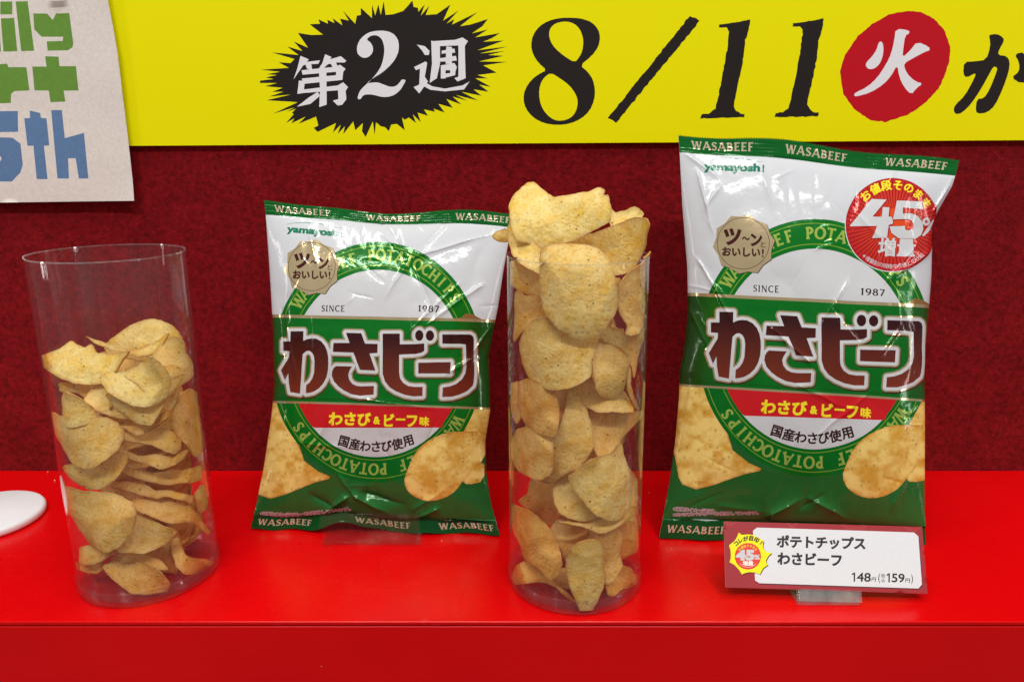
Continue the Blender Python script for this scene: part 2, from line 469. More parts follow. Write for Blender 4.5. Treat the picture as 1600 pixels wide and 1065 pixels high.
def clear(name, base, edge, power, rough, haze, tint=(1, 1, 1), streak=0.0):
    """thin clear plastic: transparent film with facing-dependent gloss and a trace of surface haze"""
    m, nt, bs, out = new_mat(name); nt.nodes.remove(bs)
    lw = node(nt, 'ShaderNodeLayerWeight', Blend=.5)
    f = math_(nt, 'ADD', math_(nt, 'MULTIPLY', math_(nt, 'POWER', lw.outputs['Facing'], power), edge), base)
    tr = node(nt, 'ShaderNodeBsdfTransparent', Color=(*tint, 1)); gl = node(nt, 'ShaderNodeBsdfGlossy', Roughness=rough, Color=(1, 1, 1, 1))
    df = node(nt, 'ShaderNodeBsdfDiffuse', Color=(.8, .8, .82, 1))
    co = coords(nt); mp = node(nt, 'ShaderNodeMapping'); nt.links.new(co, mp.inputs['Vector'])
    mp.inputs['Scale'].default_value = (1, 1, .03)
    n = noise(nt, mp.outputs[0], 170, 3)
    b = node(nt, 'ShaderNodeBump', Strength=streak, Distance=.0006); nt.links.new(n, b.inputs['Height']); nt.links.new(b.outputs[0], gl.inputs['Normal'])
    m1 = nt.nodes.new('ShaderNodeMixShader'); nt.links.new(f, m1.inputs[0]); nt.links.new(tr.outputs[0], m1.inputs[1]); nt.links.new(gl.outputs[0], m1.inputs[2])
    h = math_(nt, 'MULTIPLY', ramp(nt, n, [(.35, (.5,) * 3), (.7, (1.4,) * 3)]), haze)
    m2 = nt.nodes.new('ShaderNodeMixShader'); nt.links.new(h, m2.inputs[0]); nt.links.new(m1.outputs[0], m2.inputs[1]); nt.links.new(df.outputs[0], m2.inputs[2])
    nt.links.new(m2.outputs[0], out.inputs['Surface']); return m
M_TUBE = clear('clear_acetate', .018, .80, 5.0, .04, .008, streak=.35)
M_TUBEBASE = clear('clear_moulded_plastic', .03, .5, 3.0, .04, .008, (.93, .91, .93), streak=.1)
M_ACRYL = clear('clear_acrylic', .014, .5, 4.0, .03, .005, (.93, .95, .94))
M_ACRYL_EDGE = clear('clear_acrylic_edge', .09, .6, 2.5, .05, .06, (.97, .98, .97))

def chip_material():
    m, nt, bs, out = new_mat('fried_potato'); co = coords(nt)
    at = node(nt, 'ShaderNodeAttribute', attribute_name='chip'); sp = nt.nodes.new('ShaderNodeSeparateColor'); nt.links.new(at.outputs['Color'], sp.inputs[0])
    edge, tone = sp.outputs[0], sp.outputs[1]
    n1 = noise(nt, co, 120, 5, .65); n2 = noise(nt, co, 520, 4, .7); n3 = noise(nt, co, 70, 4, .6)
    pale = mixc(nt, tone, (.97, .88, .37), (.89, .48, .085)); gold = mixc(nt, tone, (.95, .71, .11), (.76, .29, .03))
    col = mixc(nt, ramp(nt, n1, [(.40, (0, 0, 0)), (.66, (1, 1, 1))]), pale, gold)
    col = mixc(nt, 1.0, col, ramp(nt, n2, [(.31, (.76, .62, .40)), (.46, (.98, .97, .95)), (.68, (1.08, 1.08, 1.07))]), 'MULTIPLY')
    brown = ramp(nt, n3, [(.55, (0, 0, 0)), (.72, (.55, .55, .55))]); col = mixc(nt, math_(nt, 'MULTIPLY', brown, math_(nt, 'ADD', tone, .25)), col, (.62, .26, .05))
    e = math_(nt, 'MULTIPLY', math_(nt, 'POWER', edge, 14.0), math_(nt, 'MULTIPLY', math_(nt, 'POWER', n3, 2.0), 2.6))
    col = mixc(nt, math_(nt, 'MINIMUM', e, .8), col, (.55, .24, .05))
    vo = node(nt, 'ShaderNodeTexVoronoi', Scale=190); nt.links.new(co, vo.inputs['Vector'])
    spk = ramp(nt, vo.outputs['Distance'], [(.06, (.85,) * 3), (.13, (0, 0, 0))]); spn = ramp(nt, noise(nt, co, 75, 2), [(.40, (0, 0, 0)), (.48, (1, 1, 1))])
    col = mixc(nt, math_(nt, 'MULTIPLY', spk, spn), col, (.13, .05, .015))
    nt.links.new(col, bs.inputs['Base Color']); bs.inputs['Roughness'].default_value = .42; bs.inputs['Specular IOR Level'].default_value = .4
    bp = bump(nt, math_(nt, 'ADD', n1, math_(nt, 'MULTIPLY', n2, .7)), .65, .0014, bs)
    tl = nt.nodes.new('ShaderNodeBsdfTranslucent'); nt.links.new(mixc(nt, 1.0, col, (1, .82, .5), 'MULTIPLY'), tl.inputs['Color'])
    mx = nt.nodes.new('ShaderNodeMixShader'); mx.inputs[0].default_value = .34
    nt.links.new(bs.outputs[0], mx.inputs[1]); nt.links.new(tl.outputs[0], mx.inputs[2]); nt.links.new(mx.outputs[0], out.inputs['Surface'])
    return m
M_CHIP = chip_material()

# ------------------------------------------------------------------ setting: red shelf and felt wall
YW, YF = 0.551, 0.3535
v, f = box(-1.1, 1.1, YW, YW + .02, -.02, .75)
tag(mk('wall', v, f, M_FELT, smooth=False), kind='structure')
v, f = box(-1.1, 1.1, YF, YW - .0005, -.0026, 0)
o = tag(bevel(mk('shelf_top', v, f, M_SHELF, smooth=False), .0007, 3), kind='structure')
v, f = box(-1.1, 1.1, YF + .0004, YF + .02, -.3, -.0034)
o = tag(bevel(mk('shelf_front', v, f, M_SHELF_FRONT, smooth=False), .0006, 3), kind='structure')
v, f = box(-1.1, 1.1, YF + .0016, YF + .019, -.0034, -.0026)
tag(mk('shelf_joint', v, f, M_SHELF_FRONT, smooth=False), kind='structure')

# ------------------------------------------------------------------ yellow banner on the wall
YELLOW = (.85, .80, .0003, 0); BLACK = (.022, .018, .017, 0); OFFW = (.80, .79, .83, 0); RED = (.52, .008, .018, 0)
A = dict(sc=4, ox=400); B = dict(sc=4, ox=800); Cc = dict(sc=4, ox=1200)
def jag(l, amp, seed):
    l = densify(l, 1.6); n = np.roll(l, -1, 0) - np.roll(l, 1, 0); n = np.stack([n[:, 1], -n[:, 0]], 1) / np.maximum(np.hypot(*n.T), 1e-6)[:, None]
    return l + n * (amp * 2 * vnoise(l[:, 0] / 5, l[:, 1] / 5, seed))[:, None]
BURST = [(30, 437), (205, 425), (140, 390), (215, 396), (240, 370), (95, 328), (265, 345), (195, 292), (290, 320), (235, 260), (325, 300), (262, 207), (345, 220), (418, 218), (335, 153), (400, 150), (390, 122), (450, 150), (445, 125), (490, 145), (478, 115), (540, 160), (525, 118), (580, 130), (543, 68), (620, 150), (630, 100), (655, 95), (655, 50), (725, 115), (725, 30), (745, 98), (765, 30), (780, 95), (798, 10), (810, 95), (860, 90), (920, 70), (978, 5), (985, 45), (1012, 50), (1015, 75), (1055, 28), (1030, 100), (1085, 35), (1060, 95), (1130, 90), (1215, 30), (1170, 130), (1265, 68), (1190, 150), (1240, 120), (1225, 155), (1385, 78), (1275, 165), (1340, 155), (1450, 120), (1415, 165), (1350, 210), (1450, 185), (1370, 235), (1525, 208), (1475, 240), (1420, 262), (1548, 255), (1385, 315), (1575, 292), (1400, 335), (1560, 320), (1450, 345), (1548, 350), (1395, 385), (1570, 388), (1420, 410), (1505, 455), (1385, 470), (1450, 492), (1370, 490), (1470, 545), (1395, 530), (1455, 575), (1360, 560), (1410, 600), (1285, 575), (1390, 630), (1250, 595), (1325, 632), (1230, 605), (1285, 655), (1190, 620), (1230, 675), (1140, 650), (1180, 705), (1110, 680), (1120, 700), (1050, 685), (1075, 725), (1010, 705), (1030, 765), (980, 715), (1000, 770), (955, 735), (930, 750), (912, 735), (930, 815), (880, 775), (845, 780), (830, 820), (805, 795), (780, 790), (750, 765), (742, 845), (730, 760), (685, 857), (662, 820), (668, 770), (620, 815), (608, 760), (545, 840), (555, 790), (510, 840), (530, 780), (480, 830), (500, 770), (385, 825), (360, 800), (390, 785), (375, 730), (265, 775), (310, 730), (220, 772), (240, 740), (187, 770), (235, 715), (225, 705), (250, 680), (190, 700), (240, 672), (105, 712), (260, 640), (210, 636), (65, 628), (215, 592), (80, 605), (170, 575), (100, 575), (165, 550), (55, 540), (130, 520), (25, 520), (25, 505), (110, 495), (60, 485), (130, 470), (65, 465), (150, 450)]
KANJI_DAI = [P(*p, **A) for p in [
    [(278, 350), (330, 372), (318, 388), (400, 378), (390, 400), (345, 402), (352, 440), (318, 430), (310, 405), (295, 410), (235, 497), (258, 430)],
    [(432, 340), (472, 358), (462, 372), (530, 352), (565, 382), (553, 392), (500, 392), (515, 425), (480, 425), (468, 400), (450, 402), (405, 445), (385, 440), (415, 395)],
    [(285, 440), (500, 418), (525, 405), (560, 432), (545, 450), (540, 500), (500, 505), (500, 450), (290, 468)],
    [(393, 440), (440, 432), (442, 655), (395, 670), (400, 560)], [(285, 492), (510, 470), (540, 500), (300, 525)],
    [(268, 505), (305, 505), (300, 560), (510, 535), (545, 515), (575, 545), (560, 570), (565, 620), (540, 655), (510, 660), (480, 630), (515, 620), (512, 565), (300, 582), (258, 588)],
    [(385, 575), (400, 600), (340, 650), (255, 668), (330, 610)]]]
KANJI_SHU = [P(*p, **A) for p in [
    [(1005, 280), (1055, 290), (1085, 320), (1080, 345), (1055, 345), (1040, 320)],
    [(988, 420), (1060, 385), (1070, 395), (1055, 480), (1075, 510), (1020, 585), (985, 545), (1020, 530), (1025, 430), (1000, 440)],
    [(1040, 505), (1100, 540), (1180, 555), (1290, 535), (1335, 510), (1300, 560), (1180, 572), (1090, 562), (1040, 535)],
    [(1095, 255), (1150, 270), (1150, 400), (1130, 490), (1085, 520), (1100, 400)],
    [(1110, 258), (1245, 250), (1290, 235), (1325, 258), (1305, 290), (1310, 490), (1260, 510), (1240, 490), (1265, 480), (1265, 285), (1140, 290)],
    [(1190, 290), (1225, 295), (1225, 400), (1185, 400)], [(1160, 318), (1240, 305), (1245, 330), (1160, 337)], [(1150, 365), (1250, 350), (1255, 380), (1150, 387)],
    [(1155, 410), (1240, 395), (1255, 420), (1250, 440), (1155, 440)], [(1155, 430), (1185, 425), (1185, 492), (1155, 492)], [(1215, 420), (1250, 415), (1245, 470), (1212, 478)], [(1170, 462), (1240, 455), (1240, 472), (1170, 490)]]]
NUM2 = P((630, 320), (640, 345), (670, 365), (705, 358), (730, 330), (732, 295), (715, 265), (692, 250), (705, 232), (735, 220), (765, 225), (790, 250), (803, 300), (800, 350), (785, 410), (755, 460), (710, 510), (670, 545), (645, 575), (632, 620), (655, 622), (665, 600), (690, 590), (730, 592), (790, 608), (830, 606), (870, 592), (905, 560), (925, 525), (938, 500), (910, 497), (900, 515), (875, 540), (840, 545), (800, 530), (760, 515), (720, 518), (690, 522), (730, 490), (790, 455), (850, 400), (885, 345), (895, 290), (885, 240), (850, 205), (800, 192), (750, 194), (700, 205), (655, 240), (632, 285), **A)
NUM8 = [chaikin(P((380, 112), (440, 118), (500, 140), (540, 185), (552, 235), (540, 295), (500, 350), (425, 410), (470, 445), (505, 495), (520, 560), (515, 625), (485, 695), (430, 745), (360, 775), (280, 783), (200, 772), (130, 735), (85, 680), (70, 620), (80, 560), (120, 500), (170, 462), (218, 440), (165, 395), (130, 340), (118, 285), (130, 220), (170, 165), (230, 130), (300, 113), **B), 1),
        hole(chaikin(P((320, 135), (370, 140), (410, 165), (435, 205), (447, 260), (440, 320), (420, 360), (392, 392), (330, 355), (270, 305), (240, 260), (230, 215), (240, 175), (270, 148), **B), 1)),
        hole(chaikin(P((242, 455), (300, 490), (360, 535), (400, 590), (413, 640), (400, 700), (365, 740), (310, 757), (260, 750), (215, 715), (180, 660), (168, 590), (175, 530), (200, 485), **B), 1))]
SLASH = P((1112, 100), (1175, 130), (652, 767), (597, 740), **B)
one = [(1295, 155), (1370, 145), (1490, 122), (1478, 190), (1460, 250), (1440, 400), (1415, 520), (1385, 660), (1400, 690), (1430, 712), (1457, 712), (1452, 735), (1180, 740), (1187, 715), (1230, 710), (1270, 680), (1290, 600), (1320, 450), (1345, 300), (1358, 200), (1340, 175), (1292, 175)]
ONE_A = P(*one, **B); ONE_B = P(*[(x - 1140, y - 7) for x, y in one], **Cc)
DISC = P((880, 68), (960, 78), (1040, 120), (1100, 185), (1138, 290), (1135, 370), (1110, 460), (1070, 550), (990, 640), (880, 715), (735, 763), (640, 752), (540, 685), (470, 590), (450, 450), (480, 350), (560, 225), (660, 145), (760, 90), **Cc)
FIRE = [chaikin(P(*p, **Cc), 1) for p in [
    [(705, 258), (720, 275), (722, 330), (705, 390), (675, 425), (635, 437), (610, 415), (615, 390), (650, 355), (680, 310), (690, 270)],
    [(798, 180), (880, 190), (885, 208), (857, 225), (846, 300), (840, 362), (890, 315), (932, 260), (1012, 297), (1008, 318), (985, 323), (915, 360), (848, 398), (858, 440), (885, 480), (925, 512), (968, 522), (925, 555), (895, 593), (850, 545), (820, 480), (808, 405), (770, 475), (720, 530), (640, 580), (550, 605), (537, 598), (545, 580), (620, 545), (685, 485), (740, 400), (772, 330), (790, 250)]]]
KA = [chaikin(P(*p, **Cc), 1) for p in [
    [(1380, 220), (1430, 212), (1470, 235), (1475, 260), (1445, 310), (1437, 345), (1490, 350), (1512, 385), (1505, 450), (1470, 550), (1420, 660), (1370, 705), (1310, 712), (1297, 690), (1305, 620), (1350, 615), (1385, 560), (1425, 460), (1435, 425), (1410, 415), (1385, 460), (1330, 560), (1270, 650), (1215, 705), (1175, 717), (1158, 690), (1170, 655), (1230, 600), (1290, 490), (1300, 455), (1240, 488), (1220, 465), (1225, 388), (1290, 385), (1365, 375), (1390, 290), (1385, 240)],
    [(1540, 340), (1600, 325), (1680, 420), (1700, 500), (1580, 525), (1520, 485), (1570, 450), (1570, 390)]]]
def make_banner():
    pl = Plane((0, YW - .004, .2), (1, 0, 0), (0, 0, 1))
    root = tag(empty('banner', (0, YW - .002, .35)), 'long glossy yellow banner printed with a black burst, a large date and a red disc', 'banner')
    art = Art(pl.inv, 4)
    art.add(jag(P(*BURST, **A), 0, 1), BLACK, 'burst_print')
    art.add(KANJI_DAI + KANJI_SHU, OFFW, 'burst_lettering'); art.add(chaikin(NUM2, 1), OFFW, 'burst_lettering')
    art.add(NUM8, BLACK, 'date_lettering'); art.add(jag(SLASH, .9, 2), BLACK, 'date_lettering'); art.add(jag(ONE_A, .8, 3), BLACK, 'date_lettering'); art.add(jag(ONE_B, .8, 4), BLACK, 'date_lettering')
    art.add(jag(densify(DISC, 4), .7, 5), RED, 'red_disc'); art.add(FIRE, OFFW, 'disc_lettering'); art.add(KA, BLACK, 'closing_lettering')
    dom = pl.inv(np.array([(-60, 229.6), (1690, 218.6), (1690, -60), (-60, -60)]))
    dom = densify(dom, 20)
    V, F, lay = art.compile(dom, 12, YELLOW)
    warp = lambda V: .0006 * fbm(V[:, 0] / 90, V[:, 1] / 120, 3)
    V3 = pl.fwd(V) ; V3[:, 1] -= .0
    art.build(V3, V, F, lay, M_BANNER, root, 'sheet', smooth=False)
    d = pl.fwd(dom); n = len(d); b = d + (0, .0036, 0); d2 = d + (0, .00002, 0)
    fs = [(i, (i + 1) % n, (i + 1) % n + n, i + n) for i in range(n)]
    mk('sheet_edge', np.concatenate([d2, b]), fs, M_EDGE, root, False)
make_banner()

# ------------------------------------------------------------------ white paper poster taped over the banner
def make_poster():
    pl = Plane((0, YW - .0075, .2), (1, 0, 0), (0, 0, 1)); S = dict(sc=3.226)
    root = tag(empty('paper_poster', (-.38, YW - .006, .35)), 'white paper poster with green and blue block letters hanging at the upper left', 'poster')
    GREEN = (.14, .31, .04, 0); BLUE = (.115, .22, .41, 0)
    art = Art(pl.inv, 6)
    G = [[(8, 95), (75, 92), (90, 260), (20, 262)], [(-60, 97), (-5, 97), (8, 262), (-60, 262)], [(5, 10), (65, 10), (66, 74), (5, 75)], [(82, 10), (142, 8), (175, 257), (110, 260)],
         [(170, 70), (240, 70), (268, 103), (285, 70), (352, 68), (372, 220), (368, 240), (345, 255), (243, 257), (238, 210), (318, 208), (322, 187), (212, 187), (175, 150)],
         [(-60, 330), (38, 322), (45, 340), (135, 340), (150, 457), (75, 460), (57, 475), (55, 520), (-60, 524)],
         [(230, 285), (298, 287), (302, 335), (385, 335), (397, 457), (322, 458), (330, 513), (255, 516), (247, 457), (175, 457), (165, 337), (237, 337)]]
    for p in G: art.add(P(*p, **S), GREEN, 'green_lettering')
    Bl = [[(-60, 562), (90, 560), (93, 665), (-60, 668)], [(-60, 690), (65, 695), (105, 725), (117, 830), (105, 870), (62, 915), (-60, 915)],
          [(150, 558), (202, 570), (207, 595), (235, 597), (250, 733), (223, 735), (242, 903), (187, 903), (170, 735), (140, 735), (123, 597), (152, 595)],
          [(258, 556), (312, 555), (328, 697), (425, 670), (448, 900), (400, 900), (383, 798), (345, 798), (350, 900), (292, 900)]]
    for p in Bl: art.add(P(*p, **S), BLUE, 'blue_lettering')
    art.add(ell(-14, 248, 17, 8), (.79, .735, .68, 0))
    dom = densify(pl.inv(np.array([(-120, 318), (0, 316.5), (211.5, 313.5), (204.5, 250), (184, 80), (168, -10), (160, -60), (-120, -60)])), 8)
    V, F, lay = art.compile(dom, 8, (.79, .735, .68, 0))
    V3 = pl.fwd(V)
    px = proj(V3); V3[:, 1] -= .0022 * np.exp(-np.maximum(0, 200 - px[:, 0]) / 40) * (.6 + fbm(V[:, 0] / 60, V[:, 1] / 50, 8)) + .0012 * np.abs(fbm(V[:, 0] / 90, V[:, 1] / 90, 2))
    art.build(V3, V, F, lay, M_PAPER, root, 'sheet')
    t = pl.fwd(pl.inv(np.array([(79, 3.5), (105, 3), (104, -14), (79, -14)])), 0); t[:, 1] -= .0042
    v = np.concatenate([t, t + (0, .0003, 0)])
    mk('tape_strip', v, [(0, 1, 2, 3), (0, 4, 5, 1), (1, 5, 6, 2), (2, 6, 7, 3), (3, 7, 4, 0), (7, 6, 5, 4)], plain('masking_tape', (.78, .76, .72), .5), root, False)
make_poster()

# ------------------------------------------------------------------ the two chip bags
W_FILM = (.58, .60, .635, .0)
G_RING = (.001, .150, .012, .1); G_LINE = (.20, .36, .035, .2); GOLD = (.66, .53, .30, .7); GOLDP = (.62, .50, .30, .35)
MAROON = (.055, .008, .009, 0); REDP = (.60, .012, .018, .1); YEL = (.86, .74, .02, 0); WHITE = (.58, .59, .61, 0)
PAIRS = np.array([(1161.6, 381, 491, 428), (1283, 343, 598, 385), (1255.5, 743, 572, 757), (1105.6, 612, 446, 632), (1436, 626, 744, 640), (1176.5, 455.7, 506, 483), (1382.6, 462, 687, 490.6),
    (1187.7, 646, 506.5, 660), (1361, 651, 665, 660), (1205.6, 675.6, 525, 688), (1332, 680, 642, 691), (1316, 744, 634, 754), (1352, 778, 677.5, 791), (1084, 764, 428, 785), (1189.5, 734, 511, 749),
    (1123.5, 487, 450, 512.6), (1122.7, 588, 447, 608), (1266, 597, 579.4, 611.3), (1283, 495.6, 602, 521.3), (1350.6, 602, 655.6, 612.5), (1386.3, 500, 687.5, 521.3), (1384.4, 604.8, 685, 613.8), (1441, 510, 746, 529)], float)
def fitmap(a, b):
    f = lambda p: np.stack([np.ones(len(p)), p[:, 0], p[:, 1], p[:, 0] * p[:, 1] / 1000], 1)
    k, *_ = np.linalg.lstsq(f(a), b, rcond=None); return lambda p: f(np.atleast_2d(p)) @ k
TO1, FROM1 = fitmap(PAIRS[:, :2], PAIRS[:, 2:]), fitmap(PAIRS[:, 2:], PAIRS[:, :2])

def embolden_each(L, b): return [embolden([l], b)[0] for l in L]

class Bag:
    HX, HY = 92.0, 236.0
    def __init__(s, corners, left, right, front, back, dip, seal=(.05, .958), seed=0, creases=(), lift=lambda x: 0 * x):
        s.BL, s.BR, s.TL, s.TR = [np.array(c, float) for c in corners]
        n = np.cross(s.BR - s.BL, s.TL - s.BL); s.N = n / np.linalg.norm(n)
        s.front, s.back, s.dip, s.seal, s.seed, s.lift = front, back, dip, seal, seed, lift
        s.creases = []
        for side, poly in (('L', left), ('R', right)):
            at = s.plane_inv(np.array(poly, float)); k = np.argsort(at[:, 1])
            setattr(s, 'e' + side, (at[k, 1], at[k, 0]))
        for (x0, y0, x1, y1, amp, w) in creases:
            q = s.inv(np.array([(x0, y0), (x1, y1)], float)); s.creases.append((q[0], q[1], amp, w))
        rg = np.random.default_rng(seed + 50)        # many small crinkles between the big folds
        for _ in range(28):
            p = np.array([rg.uniform(-.85, .85) * s.HX, rg.uniform(.08, .92) * s.HY]); a = rg.uniform(0, math.pi); L = rg.uniform(9, 34)
            s.creases.append((p, p + L * np.array([math.cos(a), math.sin(a)]), rg.choice([-1, 1]) * rg.uniform(.10, .36), rg.uniform(.7, 1.8)))
    def plane(s, a, t):
        a = np.asarray(a)[..., None]; t = np.asarray(t)[..., None]
        return (s.BL * (1 - a) + s.BR * a) * (1 - t) + (s.TL * (1 - a) + s.TR * a) * t
    def plane_inv(s, px, n=8):
        p = np.full((len(px), 2), .5)
        for _ in range(n):
            e = 1e-4; f = proj(s.plane(p[:, 0], p[:, 1])); fa = (proj(s.plane(p[:, 0] + e, p[:, 1])) - f) / e; ft = (proj(s.plane(p[:, 0], p[:, 1] + e)) - f) / e
            r = px - f; det = fa[:, 0] * ft[:, 1] - fa[:, 1] * ft[:, 0]
            p[:, 0] += (r[:, 0] * ft[:, 1] - r[:, 1] * ft[:, 0]) / det; p[:, 1] += (fa[:, 0] * r[:, 1] - fa[:, 1] * r[:, 0]) / det
        return p
    def edges(s, t): return np.interp(t, *s.eL), np.interp(t, *s.eR)
    def prof(s, x, t):
        tt = np.clip((t - s.seal[0]) / (s.seal[1] - s.seal[0]), 0, 1)
        return (4 * tt * (1 - tt) + 1e-9) ** .62 * (1 - np.clip(np.abs(x), 0, 1) ** 2.3 + 1e-9) ** .62
    def smooth(s, x, t, side=1):
        aL, aR = s.edges(t); a = aL + (aR - aL) * (x + 1) / 2
        p = s.plane(a, t)
        d = s.front * s.prof(x, t) if side > 0 else -s.back * s.prof(x, t)
        p = p + d[..., None] * s.N
        tt = np.clip(t, 0, 1)
        dz = -s.dip(x) * tt ** 14 + s.lift(x) * (1 - tt) ** 14
        p[..., 2] += dz
        return p
    def inv(s, px):
        """photo picture point -> sheet millimetres, through the smooth bag surface"""
        px = np.asarray(px, float); q = px.copy()
        for _ in range(7):
            p = s.plane_inv(q, 4); t = p[:, 1]; aL, aR = s.edges(t); x = (p[:, 0] - aL) / (aR - aL) * 2 - 1
            xc, tc = np.clip(x, -.97, .97), np.clip(t, 0, 1)
            aLc, aRc = s.edges(tc)
            sh = proj(s.smooth(xc, tc)) - proj(s.plane(aLc + (aRc - aLc) * (xc + 1) / 2, tc))
            q = q + .8 * ((px - sh) - q)
        return np.stack([x * s.HX, t * s.HY], 1)
    def relief(s, X, Y):
        tt = np.clip((Y / s.HY - s.seal[0]) / (s.seal[1] - s.seal[0]), 0, 1); x = X / s.HX
        w = np.clip(tt * 9, 0, 1) * np.clip((1 - tt) * 9, 0, 1) * np.clip((1 - np.abs(x)) * 5, 0, 1)
        h = 2.4 * (np.abs(fbm(X / 42, Y / 55, s.seed, 2)) - .2) + .75 * (np.abs(vnoise(X / 15 + .3 * vnoise(X / 20, Y / 20, 3), Y / 19, s.seed + 7)) - .2) + .9 * fbm(X / 70, Y / 60, s.seed + 11, 2)
        # film gathers near both seals
        g = np.exp(-tt * 11) + .8 * np.exp(-(1 - tt) * 12)
        h = h + g * 2.6 * (np.abs(vnoise(X / 11 + .02 * Y, Y / 120, s.seed + 21)) - .2) * 2
        h = h * w
        for a, b, amp, wd in s.creases:
            d = b - a; L = np.hypot(*d); d = d / L
            u = (X - a[0]) * d[0] + (Y - a[1]) * d[1]; vv = -(X - a[0]) * d[1] + (Y - a[1]) * d[0]
            vv = vv + .9 * vnoise(u / 9, u * 0 + 3.3, s.seed + 2) * min(1, L / 30)
            win = np.clip(u / 6, 0, 1) * np.clip((L - u) / (.45 * L), 0, 1)
            h = h + 1.7 * amp * win * np.exp(-np.abs(vv) / (.75 * wd))
        # seals: flat crimped strips
        se = (Y / s.HY < s.seal[0]) | (Y / s.HY > s.seal[1])
        h = np.where(se, .20 * np.sin(2 * math.pi * Y / 1.9) * np.clip(.3 + 2.2 * vnoise(X / 6, Y / 5, s.seed + 41), 0, 1) + np.where(Y < .5 * s.HY, 4.6, 1.5) * fbm(X / 26, Y / 60, s.seed + 31, 2) + .30 * vnoise(X / 5, Y / 3, s.seed + 5), h)
        return h / 1000
    def surf(s, X, Y):
        x, t = X / s.HX, Y / s.HY
        return s.smooth(x, t) + s.relief(X, Y)[:, None] * s.N

def chip_print(poly, k):
    """printed picture of a fried chip: tan with golden blotches and a toasted rim"""
    def f(D):
        d = seg_dist(D, [poly]); n = fbm(D[:, 0] / 16, D[:, 1] / 13, k, 4); m = fbm(D[:, 0] / 5, D[:, 1] / 4, k + 5, 2)
        pale, gold, rim = np.array([.84, .63, .19]), np.array([.64, .35, .045]), np.array([.50, .17, .02])
        a = np.clip(.45 + 1.3 * n + .5 * m, 0, 1)[:, None]; c = pale * (1 - a) + gold * a
        r = np.clip(1 - d / 3.0, 0, 1)[:, None] * (.55 + .4 * np.clip(m * 2, -1, 1))[:, None]; c = c * (1 - r) + rim * r
        sp = (vnoise(D[:, 0] / 2.2, D[:, 1] / 2.2, k + 9) > .43)[:, None]; c = np.where(sp, c * .55, c)
        return np.concatenate([c, np.full((len(c), 1), .0)], 1)
    return f

